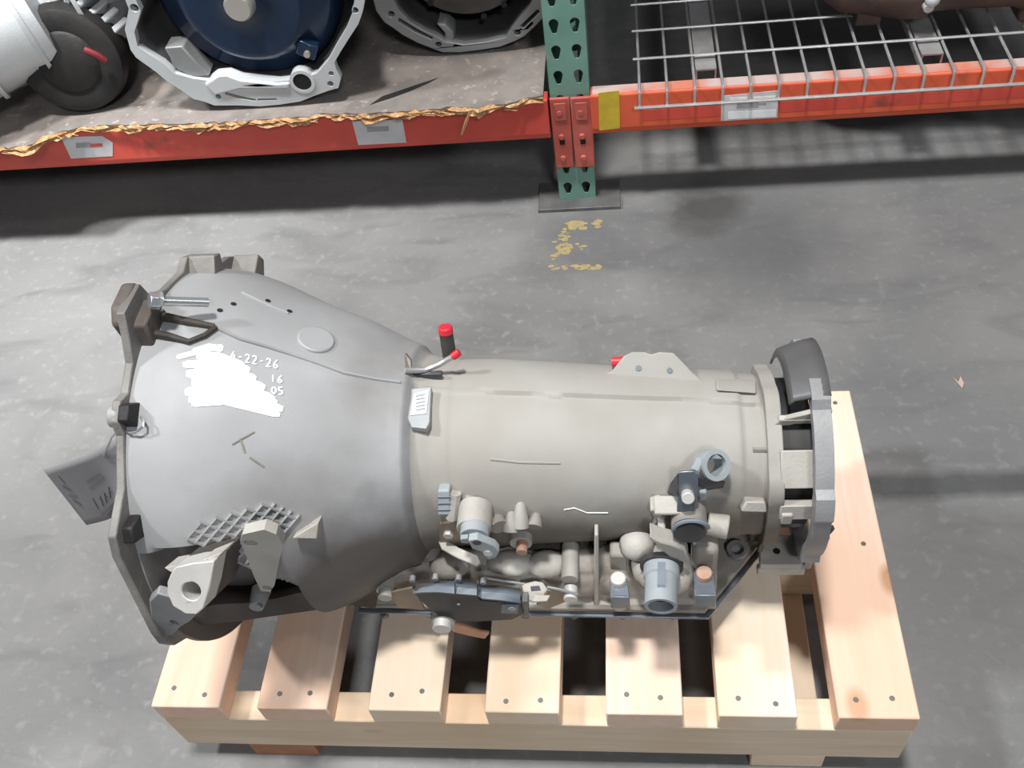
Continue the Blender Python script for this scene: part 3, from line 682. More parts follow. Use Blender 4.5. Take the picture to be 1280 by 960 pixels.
# ---- rear flange and tail housing
b = MB()
fo = [(.138, AY - (.098 + .006 * max(0, math.cos(6 * a))) * math.sin(a), .352 + (.098 + .006 * max(0, math.cos(6 * a))) * math.cos(a)) for a in np.linspace(0, 2 * PI, 73)[:-1]]
b.prism(fo, (.016, 0, 0)); b.build('rear_flange', 'cast_case', tr, bevel=.002, smooth=30)
def cp(a, r, X): a = math.radians(a); return np.array((X, AY - r * math.sin(a), .358 + r * math.cos(a)))
outer = [cp(a, .119 + (.007 if a % 60 < 14 else 0), .181) for a in range(-12, 348, 4)]
inner = [cp(a, .107, .181) for a in range(0, 360, 8)]
b = MB(); b.prism(outer, (.019, 0, 0), [inner]); tf = b.build('tail_housing', 'cast_grey', tr, bevel=.002, smooth=30)
for a0, a1, r0_, r1_, m_ in ((14, 18, .092, .112, 'cast_light'), (36, 60, .095, .110, 'cast_light'), (72, 84, .096, .112, 'cast_light'), (-100, -88, .095, .112, 'cast_grey'), (150, 175, .09, .112, 'cast_grey'), (200, 225, .09, .112, 'cast_grey')):
    b = MB(); b.prism([cp(a0, .088, .15), cp(a1, .088, .15), cp(a1, .1, .15), cp(a0, .1, .15)], (.046, 0, 0)); b.build('tail_strut', m_, tf, bevel=.0015)
# wedge web along the top and dark shell on the far side
wp = [Y_(965, 533, AY - .03), Y_(987, 532, AY - .03), Y_(1040, 518, AY - .03), Y_(1041, 514, AY - .03), Y_(1020, 515, AY - .03), Y_(978, 525, AY - .03)]
b = MB(); b.prism(wp, (0, .006, 0)); b.build('tail_web', 'cast_light', tf, bevel=.001)
g = []
for a in np.linspace(10, -72, 24):
    t_ = (8 - a) / 90; xa = .160
    g.append([cp(a, .108, xa), cp(a, .117, xa + .004), cp(a, .1245, .185), cp(a, .1275, .2005)])
b = MB(); b.grid(np.array(g)); b.build('dust_shield', 'shield_steel', tf, solid=.003)
b = MB(); b.lathe((.150, AY, .358), (1, 0, 0), [(0, .083), (.036, .083), (.036, .05)], 48); b.build('opening_dark_drum', 'opening_dark', tf)  # dark drum added so the tail openings look shaded inside
b = MB(); b.prism([cp(a, .045, .155) for a in range(0, 360, 15)], (.05, 0, 0), [[cp(a, .026, .155) for a in range(0, 360, 20)]]); b.build('output_sleeve', 'dark_steel', tf)
b = MB(); b.cyl((.15, AY, .358), (.21, AY, .358), .02, n=20); b.build('output_shaft', 'dark_steel', tf)
hk = [Y_(1028, 658, .575), Y_(1033, 662, .57), Y_(1038, 665, .567), Y_(1041, 661, .567), Y_(1039, 657, .57)]
b = MB(); b.tube(hk, .0022, 6); b.build('wire_hook', 'black_plastic', tf)
# mounting foot under the tail
zf = .262
fp_ = [Z_(*q_, zf) for q_ in ((949, 688), (962, 668), (1008, 668), (1003, 706), (950, 706))]
b = MB(); b.prism(fp_, (0, 0, -.012)); mf = b.build('mounting_foot', 'cast_light', tr, bevel=.002)
p = Z_(971, 689, zf + .0004); b = MB(); b.cyl(p, p + np.array((0, 0, .0006)), .004, n=10); b.build('bolt_hole', 'black_void', mf)
p0 = Z_(946, 705, zf - .01); p1 = Z_(1006, 708, zf - .01); b = MB(); b.box((p0 + p1) / 2 + np.array((0, -.002, -.006)), (p1[0] - p0[0], .01, .012)); b.build('foot_lip', 'cast_light', mf, bevel=.002)
b = MB(); b.prism([Z_(947, 690, zf), Z_(953, 690, zf), Z_(968, 640, zf + .05), Z_(963, 640, zf + .05)], (0, .008, 0)); b.build('foot_rib', 'cast_case', mf)
b = MB(); b.prism([Y_(1003, 712, .57), Y_(1011, 690, .575), Y_(1030, 640, .58), Y_(1032, 660, .58), Y_(1014, 712, .57)], (0, .02, 0)); b.build('foot_rib', 'cast_grey', mf, bevel=.002)
bx_ = [S(926, 640, .014), S(932, 627, .014), S(957, 628, .014), S(959, 641, .014)]
b = MB(); b.prism(bx_, np.array((0, .03, -.022))); b.build('case_boss', 'cast_light', case, bevel=.002)
p = S(966, 630, .004); b = MB(); b.box((.158, p[1] - .006, p[2] - .012), (.012, .014, .018)); b.build('flange_nut', 'cast_light', case, bevel=.002)

# ---- lower case (valve body wall) down to the pan rail
LX = np.linspace(-.335, .088, 120)
path = np.array([(.61, .275), (.585, .276), (.562, .284), (.548, .285), (.541, .275), (.538, .255), (.536, .238), (.528, .234), (.528, .228)])
tt = np.linspace(0, 1, 46); seg_ = np.linspace(0, 1, len(path)); py_ = np.interp(tt, seg_, path[:, 0]); pz_ = np.interp(tt, seg_, path[:, 1])
G = np.zeros((len(LX), len(tt), 3)); G[:, :, 0] = LX[:, None]; G[:, :, 1] = py_; G[:, :, 2] = pz_
ny_ = np.gradient(pz_); nz_ = -np.gradient(py_); nl = np.hypot(ny_, nz_) + 1e-9; nyv = ny_ / nl; nzv = nz_ / nl
H_ = np.zeros((len(LX), len(tt)))
for (bx, bt, sx_, st_, hh) in ((-.235, .28, .022, .1, .014), (-.20, .25, .03, .09, .016), (-.15, .22, .026, .09, .014), (-.105, .30, .03, .1, .012), (-.06, .25, .028, .1, .012), (-.018, .22, .024, .12, .02), (.02, .2, .025, .1, .02), (-.28, .4, .02, .12, .008), (-.13, .55, .03, .08, .008), (-.07, .58, .022, .1, .009), (-.03, .55, .014, .16, .010), (.06, .4, .02, .14, .012)):
    H_ += hh * np.exp(-((LX[:, None] - bx) / sx_) ** 2 - ((tt[None, :] - bt) / st_) ** 2)
H_ *= sstep(1 - tt, 0, .15)[None, :]
sg = np.sign(nyv[20]) * -1
G[:, :, 1] += H_ * nyv * sg; G[:, :, 2] += H_ * nzv * sg
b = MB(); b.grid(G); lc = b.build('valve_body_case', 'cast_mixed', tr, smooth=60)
b = MB(); b.box((-.123, .67, .262), (.40, .20, .07)); b.build('inner_shade_body', 'shade_grime_cast', lc)  # dark colour stands in for shade in the gap under the case
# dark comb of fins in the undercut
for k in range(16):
    x = -.112 + k * .0068; b = MB(); b.box((x, .588, .292), (.003, .03, .028)); b.build('cooling_fin', 'shade_grime_cast', lc)
b = MB(); b.prism([Y_(743, 669, .546), Y_(748, 669, .546), Y_(749, 770, .526), Y_(742, 770, .526)], (0, .05, 0)); b.build('stiffening_web', 'cast_light', lc, bevel=.0015)
surf_line([(705, 637), (718, 635), (734, 641), (760, 641)], .0007, 'paint_scuff', 'white_paint', case)
# pan rail, gasket, pan
rail = [(-.338, .528), (.075, .522), (.147, .612), (.147, .72), (.08, .798), (-.338, .798)]
def slab(name, z0_, z1_, m, grow=0., ch=None, bev=.001):
    c = np.mean(rail, 0); P = [(x + grow * math.copysign(1, x - c[0]), y + grow * math.copysign(1, y - c[1]), z0_) for x, y in rail]
    bb = MB(); bb.prism(P, (0, 0, z1_ - z0_)); return bb.build(name, m, tr, bevel=bev, smooth=30)
slab('pan_gasket', .2245, .228, 'black_plastic', .001, bev=0)
slab('pan_rail', .2205, .2245, 'blue_steel', .004, bev=.0008)
slab('oil_pan', .1655, .2205, 'cast_grey', -.045, bev=.008)
slab('case_rail', .228, .235, 'cast_dirty', 0.)
for k in range(7):
    x = -.31 + k * .058; b = MB(); b.cyl((x, .5255, .2205), (x, .5255, .214), .005, hex=True); b.build('pan_bolt', 'bare_steel', tr)

# ---- linkage, sensors and brackets on the near side
def ycyl(q_, y, L_, r, m, name, parent, r1=None, hexa=False, bevel=.0008, tilt=0.):
    p = Y_(*q_, y); bb = MB(); bb.cyl(p + np.array((0, L_, -tilt * L_)), p, r, r1, 6 if hexa else 20); return bb.build(name, m, parent, bevel=bevel)
def yplate(qs, y, th, m, name, parent, holes=(), bevel=.001):
    bb = MB(); bb.prism([Y_(*q_, y) for q_ in qs], (0, th, 0), [rnd(Y_(*h[:2], y), h[2], h[2], y) for h in holes]); return bb.build(name, m, parent, bevel=bevel)
def zplate(qs, z, th, m, name, parent, bevel=.001):
    bb = MB(); bb.prism([Z_(*q_, z) for q_ in qs], (0, 0, -th)); return bb.build(name, m, parent, bevel=bevel)
# left post and tan plate
ycyl((482, 740), .522, .045, .0115, 'cast_light', 'casting_post', lc)
ycyl((481, 748), .512, .012, .0085, 'cast_light', 'stud_nut', lc)
yplate([(482, 742), (516, 735), (532, 763), (498, 760)], .517, .003, 'tan_steel', 'tan_plate', lc)
# slotted cover with slate rim
cov = yplate([(517, 741), (530, 740), (570, 742), (597, 744), (600, 751), (650, 755), (655, 768), (640, 775), (600, 777), (570, 776), (548, 770), (532, 757)], .497, .012, 'black_plastic', 'selector_cover', tr)
bb = MB()
rim_t = [(515, 734), (525, 729), (545, 726), (570, 726), (597, 729), (601, 731), (625, 732), (651, 736)]
rim_b = [(516, 741), (530, 740), (548, 740), (570, 742), (596, 744), (602, 748), (625, 750), (650, 753)]
gr = []
for t_, u_ in zip(rim_t, rim_b): gr.append([Y_(*t_, .514), Y_(t_[0] * .5 + u_[0] * .5, t_[1] * .5 + u_[1] * .5, .502), Y_(*u_, .495), Y_(*u_, .495) + np.array((0, .004, -.012))])
bb.grid(np.array(gr)); bb.build('cover_rim', 'slate_plastic', cov, solid=.005, smooth=30)
for a, c in ((515, 723), (544, 721), (573, 722), (604, 726)): ycyl((a, c + 4), .509, .007, .0035, 'cast_grey', 'rim_screw', cov)
for q2 in ((568, 728, 573, 743), (596, 730, 601, 747)):
    bb = MB(); bb.prism([Y_(q2[0], q2[1], .501), Y_(q2[0] + 1.2, q2[1], .501), Y_(q2[0] + 1.2, q2[3], .4935), Y_(q2[0], q2[3], .4935)], (0, .004, 0)); bb.build('rim_groove', 'dark_steel', cov)
yplate([(627, 756), (648, 757), (647, 768), (626, 767)], .4955, .002, 'slate_plastic', 'cover_switch', cov)
ycyl((640, 762), .4945, .002, .0045, 'blue_plastic', 'switch_button', cov)
ycyl((573, 756), .4955, .002, .002, 'zinc', 'cover_screw', cov)
yplate([(652, 752), (660, 752), (661, 770), (653, 771)], .500, .012, 'bare_steel', 'cover_end', cov)
# large bolt with copper link under the cover
lb_ = ycyl((553, 782), .492, .014, .0155, 'cast_light', 'pivot_bolt', tr, .0135)
ycyl((552, 787), .482, .010, .011, 'machined', 'bolt_head', lb_)
yplate([(560, 778), (580, 783), (600, 790), (612, 792), (606, 799), (585, 795), (566, 790)], .500, .004, 'copper', 'copper_link', tr, bevel=.001)
# slotted silver bracket and middle post
sb_ = zplate([(652, 730), (668, 726), (679, 728), (689, 742), (684, 751), (665, 752), (655, 745)], .292, .003, 'cast_light', 'slotted_bracket', tr)
zplate([(663, 733), (674, 732), (676, 738), (664, 739)], .2925, .0008, 'dark_steel', 'slot', sb_, 0)
yplate([(684, 738), (722, 742), (724, 746), (684, 762), (670, 756)], .512, .002, 'tan_steel', 'bracket_web', sb_)
bb = MB(); bb.tube([Y_(684, 734, .515), Y_(700, 737, .512), Y_(722, 743, .510)], .0018, 6); bb.build('bracket_edge', 'zinc', sb_)
bb = MB(); bb.tube([Y_(604, 722, .517), Y_(635, 727, .515), Y_(655, 730, .513)], .0014, 6); bb.build('bracket_edge', 'zinc', sb_)
ycyl((712, 725), .525, .045, .0098, 'cast_light', 'casting_post', lc)
ycyl((713, 750), .506, .016, .0078, 'machined', 'stud_nut', lc)
# copper stud with washer
st = ycyl((651, 680), .545, .016, .0125, 'cast_light', 'stud_washer', tr)
ycyl((652, 691), .532, .014, .0062, 'rust', 'stud', st)
ycyl((651, 658), .572, .03, .014, 'cast_grey', 'dark_boss', lc)
# cast fins rising above the stud
for a, c, d, e, r_ in ((608, 653, 603, 630, .011), (586, 652, 588, 620, .013), (640, 660, 640, 640, .010), (652, 655, 651, 628, .009), (668, 655, 670, 642, .009), (625, 655, 622, 645, .010)):
    p0 = S(a, c, .008) + np.array((0, -.004, .0)); p1 = S(d, e, -.004); bb = MB(); bb.tube([p0, (p0 + p1) / 2 + nrm(p1) * .003, p1], [r_, r_ * .9, r_ * .6], 12); bb.build('cast_fin', 'cast_case', case)
# manual lever assembly
ml = ycyl((592, 662), .530, .03, .0185, 'cast_light', 'lever_seal', tr)
ycyl((593, 671), .519, .012, .0155, 'blue_plastic', 'lever_collar', ml)
lv = [(585, 676), (596, 674), (606, 678), (618, 683), (624, 690), (620, 697), (610, 700), (602, 690), (590, 686)]
yplate(lv, .510, .009, 'blue_plastic', 'shift_lever', ml)
ycyl((596, 679), .5095, .002, .005, 'dark_steel', 'lever_pin', ml); ycyl((610, 693), .508, .004, .005, 'zinc', 'lever_pin', ml)
yplate([(575, 674), (585, 673), (586, 680), (576, 679)], .512, .006, 'blue_plastic', 'lever_tab', ml)
# flat plate bracket under the lever
pb = zplate([(547, 675), (560, 676), (575, 685), (597, 694), (601, 703), (596, 707), (572, 697), (552, 686)], .345, .004, 'cast_light', 'lever_plate', tr)
yplate([(550, 655), (575, 652), (578, 676), (562, 682), (548, 676)], .55, .006, 'tan_steel', 'plate_back', pb)
ycyl((560, 671), .545, .008, .006, 'machined', 'plate_bolt', pb, hexa=True)
# small pale plug standing at the case wall
pc = S(555, 645, .010); pt_ = S(555, 613, .012); bb = MB(); ax_ = pt_ - pc; bb.prism([pc + np.array((-.007, 0, 0)), pc + np.array((.006, 0, 0)), pt_ + np.array((.006, 0, 0)), pt_ + np.array((-.007, 0, 0))], -nrm(pc) * .014); plg = bb.build('wire_plug', 'blue_plastic', tr, bevel=.002)
for f in (.25, .5, .75):
    c_ = pc + ax_ * f + nrm(pc) * .0004; bb = MB(); bb.box(c_, (.0135, .0015, .0022)); bb.build('plug_rib', 'slate_plastic', plg)
bb = MB(); bb.tube([S(565, 648, .006), S(569, 616, .005)], .007, 8); bb.build('plug_clip', 'cast_light', plg)
# round electrical connector and its swollen boss
bb = MB(); c_ = Y_(822, 706, .545); bb.ball(c_, (.03, .034, .026)); c2 = Y_(838, 712, .54); bb.ball(c2, (.03, .03, .022)); bb.build('connector_boss', 'cast_light', lc)
ce = Y_(826, 758, .478); bb = MB(); d_ = np.array((.003, .054, .0)); bb.lathe(ce + d_, -d_, [(0, .0195), (.02, .0195), (.022, .0175), (.0545, .0175), (.0545, .0135), (.02, .0135), (.02, 0)], 28); cn = bb.build('round_connector', 'blue_plastic', tr, smooth=30)
bb = MB(); dn = d_ / np.linalg.norm(d_); bb.cyl(ce + dn * .012, ce + dn * .013, .0133, n=24); bb.build('socket', 'black_void', cn)
bb = MB(); bb.lathe(ce + d_ * .86, d_, [(0, .019), (.0, .0235), (.006, .0235), (.006, .019)], 28); bb.build('seal_ring', 'black_plastic', cn)
bb = MB(); bb.prism([ce + d_ * .3 + np.array((-.004, -.004, .0165)), ce + d_ * .3 + np.array((.004, -.004, .0165)), ce + d_ * .8 + np.array((.004, -.004, .0165)), ce + d_ * .8 + np.array((-.004, -.004, .0165))], (0, .003, .003)); bb.build('key_rib', 'slate_plastic', cn)
# two blued steel L tabs with bolts
for nm, qs, lo, bolt, bm in (('', [(762, 724), (784, 722), (787, 746), (763, 747)], [(762, 746), (787, 745), (787, 754), (763, 755)], (773, 726), 'machined'), ('', [(866, 714), (892, 712), (896, 744), (868, 745)], [(867, 744), (896, 743), (896, 750), (868, 752)], (880, 719), 'rust')):
    tb = zplate(qs, .318, .004, 'blue_steel', 'steel_tab', tr)
    y_ = min(Z_(*q_, .318)[1] for q_ in qs); p0 = Z_(*qs[3], .318); p1 = Z_(*qs[2], .318)
    bb = MB(); bb.box(((p0[0] + p1[0]) / 2, y_ + .001, .306), (p1[0] - p0[0], .003, .026)); bb.build('tab_lip', 'blue_steel', tb, bevel=.001)
    p = Z_(*bolt, .318); bb = MB(); bb.cyl(p, p + np.array((0, 0, .007)), .0095, .0085, 12); bb.build('tab_bolt', bm, tb, bevel=.001)
    bb = MB(); bb.cyl(p + np.array((0, .004, -.06)), p + np.array((0, .004, -.004)), .0105, .0095, 16); bb.build('tab_post', 'cast_light', lc)
# upper bracket with cable clip
up_ = [S(848, 590, .034), S(873, 588, .034), S(873, 620, .03), S(867, 642, .024), S(846, 640, .024)]
ub = MB(); ub.prism(up_, -nrm(S(858, 615)) * .003); ubo = ub.build('cable_bracket', 'blue_steel', tr, bevel=.001)
lw = [S(847, 592, .034), S(846, 618, .028), S(834, 616, .004), S(838, 604, .006)]
ub = MB(); ub.prism(lw, (.002, 0, -.003)); ub.build('bracket_wing', 'dark_steel', ubo)
rw = [S(873, 597, .032), S(907, 602, .022), S(904, 610, .016), S(884, 613, .014), S(873, 609, .024)]
ub = MB(); ub.prism(rw, (0, .003, -.003)); ub.build('bracket_wing', 'dark_steel', ubo, bevel=.0008)
p = S(860, 622, .036); nn = nrm(p); ub = MB(); ub.cyl(p - nn * .012, p + nn * .003, .0068, n=16); ub.build('bracket_bolt', 'machined', ubo, bevel=.001)
c_ = S(889, 581, .020); ax_ = np.array((.45, -.55, .70)); ax_ /= np.linalg.norm(ax_); ub = MB(); ub.lathe(c_ - ax_ * .011, ax_, [(0, .0155), (.022, .0165), (.022, .0115), (0, .0105), (0, .0155)], 28); cc = ub.build('cable_clip', 'blue_plastic', tr, smooth=30)
ub = MB(); ub.cyl(c_ - ax_ * .0112, c_ - ax_ * .0108, .0108, n=24); ub.build('clip_back', 'cast_light', cc)
q_ = S(893, 566, .024); ub = MB(); ub.prism([q_, S(886, 574, .022), S(903, 574, .022)], nrm(q_) * .006); ub.build('clip_tooth', 'blue_plastic', cc, bevel=.001)
ub = MB(); ub.tube([S(868, 590, .034), c_ - np.array((.012, 0, -.008))], .005, 8); ub.build('clip_arm', 'blue_plastic', cc)
ub = MB(); ub.box(S(878, 615, .014), (.008, .012, .016)); ub.build('bracket_spacer', 'blue_plastic', ubo, bevel=.002)
p = S(835, 632, .012); ub = MB(); ub.box(p, (.03, .02, .016), (.5, 0, 0)); bk = ub.build('bracket_block', 'cast_light', ubo, bevel=.002)
# rear lever shaft, cap and side port
sh = ycyl((862, 662), .54, .04, .019, 'cast_dirty', 'shaft_housing', tr)
ycyl((862, 668), .531, .009, .0175, 'dark_steel', 'shaft_cap', sh)
bb = MB(); c_ = Y_(864, 661, .5335); bb.tube([c_ + np.array((.018 * math.cos(a), -.001, .017 * math.sin(a))) for a in np.linspace(.2, PI - .1, 14)], .0022, 6); bb.build('snap_ring', 'slate_plastic', sh)
yplate([(838, 671), (847, 667), (850, 674), (842, 677)], .536, .004, 'cast_grey', 'ring_tab', sh)
p = Y_(884, 654, .56); bb = MB(); bb.cyl(p, p + np.array((.022, -.004, -.002)), .0125, .0135, 16); bb.build('side_port', 'cast_light', lc, bevel=.0015)
# curled cast webs beside the shaft
for qs, ys_ in (([(812, 638), (826, 636), (828, 650), (818, 668), (812, 666), (820, 652)], .556), ([(812, 672), (826, 678), (842, 682), (856, 688), (861, 700), (858, 705), (838, 698), (822, 684)], .525), ([(822, 663), (832, 664), (833, 670), (825, 670)], .54)):
    yplate(qs, ys_, .02, 'cast_light', 'cast_web', lc, bevel=.002)
yplate([(824, 648), (850, 645), (860, 690), (845, 680), (822, 670)], .558, .02, 'cast_dirty', 'web_back', lc)
bb = MB(); c_ = Y_(880, 695, .55); bb.box(c_, (.028, .03, .07)); bb.build('rear_pillar', 'cast_dirty', lc, bevel=.006)
bb = MB(); bb.ball(Y_(796, 680, .556), (.02, .02, .017)); bb.build('cast_lump', 'cast_light', lc)
bb = MB(); bb.prism([Y_(*q_, .545) for q_ in ((762, 694), (782, 694), (786, 730), (764, 730))], (0, .02, 0)); bb.build('cast_pillar', 'cast_light', lc, bevel=.004)
bb = MB(); bb.ball(Y_(640, 704, .552), (.03, .018, .010)); bb.build('cast_lump', 'cast_light', lc)
bb = MB(); bb.ball(Y_(684, 705, .55), (.024, .018, .012)); bb.build('cast_lump', 'cast_light', lc)
bb = MB(); bb.ball(Y_(545, 664, .575), (.018, .02, .014)); bb.ball(Y_(535, 684, .565), (.016, .02, .010)); bb.ball(Y_(562, 706, .548), (.024, .02, .012)); bb.build('cast_lump', 'cast_dirty', lc)
yplate([(494, 680), (505, 675), (518, 672), (516, 680), (500, 684)], .56, .01, 'cast_light', 'cast_tab', lc)
bb = MB(); bb.box((-.295, .60, .265), (.09, .1, .085)); bb.build('neck_wall', 'shade_grime_cast', lc, bevel=.01)
# loop of grey strap behind the linkage at the rear of the pan
p = Z_(921, 688, .24); bb = MB(); bb.lathe(p, (0, 0, 1), [(-.004, .008), (.004, .008), (.004, .012), (-.004, .012), (-.004, .008)], 20); bb.build('rail_eye', 'cast_grey', tr)

# ================================================================== loose bolt and paper tag on the bell
p0 = np.array(fl_pt(0, .272, -.4815)); q0 = S(193, 377, .012); q1 = S(259, 378, .014)
hd = Y_(194, 376, q0[1]); tip = Y_(260, 378, q0[1] + .004)
zb = float(S(240, 380, 0)[2]) + .011
hd = Z_(194, 376, zb + .03); tip = Z_(260, 378, zb + .004)
lbt = thing('hex_bolt', tuple(hd), 'long bright zinc hex bolt stuck in the top flange boss', 'bolt')
dd = (tip - hd) / np.linalg.norm(tip - hd)
bb = MB(); bb.cyl(hd - dd * .006, hd + dd * .005, .0092, hex=True); bb.build('head', 'zinc', lbt, bevel=.001)
bb = MB(); bb.cyl(hd + dd * .005, tip, .0048, n=16); bb.build('shank', 'zinc', lbt)
bb = MB(); bb.cyl(hd + dd * .005, hd + dd * .0065, .0105, n=20); bb.build('washer', 'zinc', lbt)

tgz = thing('paper_tag', (-.52, .56, .50), 'grey curled paper tag wired to the bell housing flange', 'tag')
c4 = [Y_(54, 587, .575), Y_(150, 545, .590), Y_(149, 641, .576), Y_(108, 656, .565)]
nu, nv = 14, 10; T_ = np.zeros((nu + 1, nv + 1, 3))
for i in range(nu + 1):
    for j in range(nv + 1):
        u_, v_ = i / nu, j / nv
        a = c4[0] * (1 - u_) + c4[1] * u_; c = c4[3] * (1 - u_) + c4[2] * u_; P_ = a * (1 - v_) + c * v_
        P_ = P_ + np.array((0, .006, -.010)) * math.sin(PI * u_); T_[i, j] = P_
def tagpt(u_, v_, off=.0):
    i = min(int(u_ * nu), nu - 1); j = min(int(v_ * nv), nv - 1); a = u_ * nu - i; c = v_ * nv - j
    return (T_[i, j] * (1 - a) * (1 - c) + T_[i + 1, j] * a * (1 - c) + T_[i, j + 1] * (1 - a) * c + T_[i + 1, j + 1] * a * c) + np.array((0, -.8, .6)) * off
bb = MB(); bb.grid(T_); crd = bb.build('card', 'paper', tgz, solid=.0006, smooth=60)
marks = [((.10, .15), (.12, .28)), ((.07, .3), (.14, .4)), ((.06, .45), (.16, .5)), ((.08, .55), (.15, .66)), ((.36, .62), (.38, .80)), ((.50, .62), (.50, .78)), ((.47, .66), (.53, .72)), ((.60, .60), (.60, .76)), ((.58, .7), (.65, .66)), ((.72, .55), (.72, .72)), ((.69, .64), (.76, .62)), ((.33, .9), (.95, .78)), ((.5, .95), (.9, .82)), ((.55, .98), (.85, .90)), ((.35, .35), (.6, .3)), ((.35, .45), (.65, .38))]
for k, (a, c) in enumerate(marks):
    bb = MB(); bb.tube([tagpt(a[0] * .9 + c[0] * .1, a[1], .0012), tagpt((a[0] + c[0]) / 2, (a[1] + c[1]) / 2, .0012), tagpt(*c, .0012)], .0007 if k < 14 else .0012 if k < 14 else .0004, 4); bb.build('handwriting', 'ink', tgz)
wl_ = [Y_(176, 521, .556), Y_(180, 527, .550), Y_(179, 533, .545), Y_(172, 539, .542), Y_(163, 541, .542), Y_(155, 539, .548), Y_(149, 537, .560), Y_(140, 546, .575), tagpt(.72, .12)]
bb = MB(); bb.tube(wl_, .0012, 6); bb.build('tie_wire', 'zinc', tgz)

# ================================================================== things on the left shelf
ZD = .2637
def bell_on_shelf(label, outer_px, inner_px, y, depth, m, holes, slots=(), thick=.022, tops=(), z_shift=0.):
    P = [Y_(*q_, y) for q_ in outer_px]; I = [Y_(*q_, y) for q_ in inner_px]
    return P, I
OUT1 = [(161, 11), (156, 37), (163, 62), (170, 72), (195, 90), (208, 101), (225, 112), (242, 124), (255, 127), (268, 132), (300, 132), (325, 133), (349, 131), (375, 127), (395, 119), (412, 113), (423, 110), (426, 98), (420, 86), (418, 78), (425, 66), (435, 50), (448, 30), (453, 16), (456, 0)]
IN1 = [(176, 14), (168, 40), (172, 58), (186, 68), (204, 79), (218, 92), (240, 98), (262, 101), (290, 104), (320, 104), (345, 102), (372, 99), (396, 92), (410, 76), (420, 58), (432, 38), (440, 18), (443, 0)]
def close_top(P, cx, cz, y, rad):
    # finish the casting's outline above the frame as a circle about its centre
    a1 = math.atan2(P[-1][2] - cz, P[-1][0] - cx); a0 = math.atan2(P[0][2] - cz, P[0][0] - cx)
    if a0 < a1: a0 += 2 * PI
    r1 = math.hypot(P[-1][2] - cz, P[-1][0] - cx); r0 = math.hypot(P[0][2] - cz, P[0][0] - cx)
    return P + [np.array((cx + (r1 + (r0 - r1) * k / 20) * math.cos(a1 + (a0 - a1) * k / 20), y, cz + (r1 + (r0 - r1) * k / 20) * math.sin(a1 + (a0 - a1) * k / 20))) for k in range(1, 20)]
def shelf_unit(name, label, OUT, IN, y, cx, cz, m, hole_px, depth, slot_px=(), drop=0.):
    root = thing(name, (cx, y + .1, ZD), label, 'transmission')
    O_ = close_top([Y_(*q_, y) for q_ in OUT], cx, cz, y, 0); I_ = close_top([Y_(*q_, y) for q_ in IN], cx, cz, y, 0)
    zmin = min(p[2] for p in O_); dz = np.array((0, 0, max(0, ZD + .0008 - zmin))); O_ = [p + dz for p in O_]; I_ = [p + dz for p in I_]
    hs_ = [[Y_(q_[0], q_[1], y) + dz + np.array((q_[2] * math.cos(2 * PI * k / 12), 0, q_[2] * math.sin(2 * PI * k / 12))) for k in range(12)] for q_ in hole_px]
    hs_ += [[Y_(*q_, y) + dz for q_ in s_] for s_ in slot_px]
    bb = MB(); bb.prism(O_, (0, .016, 0), [I_] + hs_); fr = bb.build('bell_flange', m, root, bevel=.0018, smooth=30)
    # tapering wall of the bell behind the flange
    n_ = 72; V_ = []
    def rad(L, a):
        best = None
        for p, q_ in zip(L, L[1:] + L[:1]):
            x0, z0_, x1, z1 = p[0] - cx, p[2] - cz, q_[0] - cx, q_[2] - cz; d = math.cos(a), math.sin(a)
            den = d[0] * (z1 - z0_) - d[1] * (x1 - x0)
            if abs(den) < 1e-12: continue
            t_ = (x0 * (z1 - z0_) - z0_ * (x1 - x0)) / den; s_ = (x0 * d[1] - z0_ * d[0]) / den
            if t_ > 0 and -.001 <= s_ <= 1.001: best = t_ if best is None else max(best, t_)
        return best or .2
    for k in range(n_):
        a = 2 * PI * k / n_; r = rad(I_, a); row = []
        for f, yy in ((1.0, 0), (.985, .03), (.93, .09), (.80, .15), (.62, .20), (.5, depth)):
            row.append((cx + (r * f + .003) * math.cos(a), y + .010 + yy, max(cz + dz[2] + (r * f + .003) * math.sin(a), ZD + .002)))
        V_.append(row)
    V_.append(V_[0]); bb = MB(); bb.grid(np.array(V_)); bb.build('bell_wall', 'ali_shaded', root, solid=-.006, smooth=50)
    bb = MB(); bb.lathe((cx, y + .21, cz), (0, 1, 0), [(0, .0), (0, .115), (.02, .12), (.35, .105), (.37, .06), (.37, 0)], 32); bb.build('gear_case', 'ali_dim', root)
    return root, dz
u1, dz1 = shelf_unit('bell_housing_transmission', 'transmission on the shelf with white bell flange and blue torque converter', OUT1, IN1, 1.565, -.68, .479, 'ali_clean',
                [(168, 10, .008), (273, 121, .0055), (413, 105, .006), (414, 92, .005), (444, 13, .006)], .26, [[(282, 115), (300, 120), (320, 124), (320, 126.5), (298, 123.5), (281, 118)], [(322, 123.5), (346, 123), (346, 125.5), (322, 126)]])
cx, cz = -.672, .474
bb = MB(); bb.lathe((cx, 1.602, cz), (0, 1, 0), [(-.030, 0), (-.030, .03), (-.024, .036), (-.020, .075), (-.028, .10), (-.026, .112), (-.010, .125), (-.004, .15), (.012, .166), (.04, .170), (.09, .165), (.12, .10)], 56); tc_ = bb.build('torque_converter', 'converter_blue', u1, smooth=60)
bb = MB(); bb.lathe((cx, 1.602, cz), (0, 1, 0), [(-.052, 0), (-.052, .022), (-.046, .026), (-.028, .028)], 28); bb.build('hub', 'hub_steel', tc_)
p = Y_(385, 60, 1.585); bb = MB(); bb.box(p, (.036, .022, .03), (0, .5, 0)); bb.build('mounting_lug', 'converter_blue', tc_, bevel=.003)
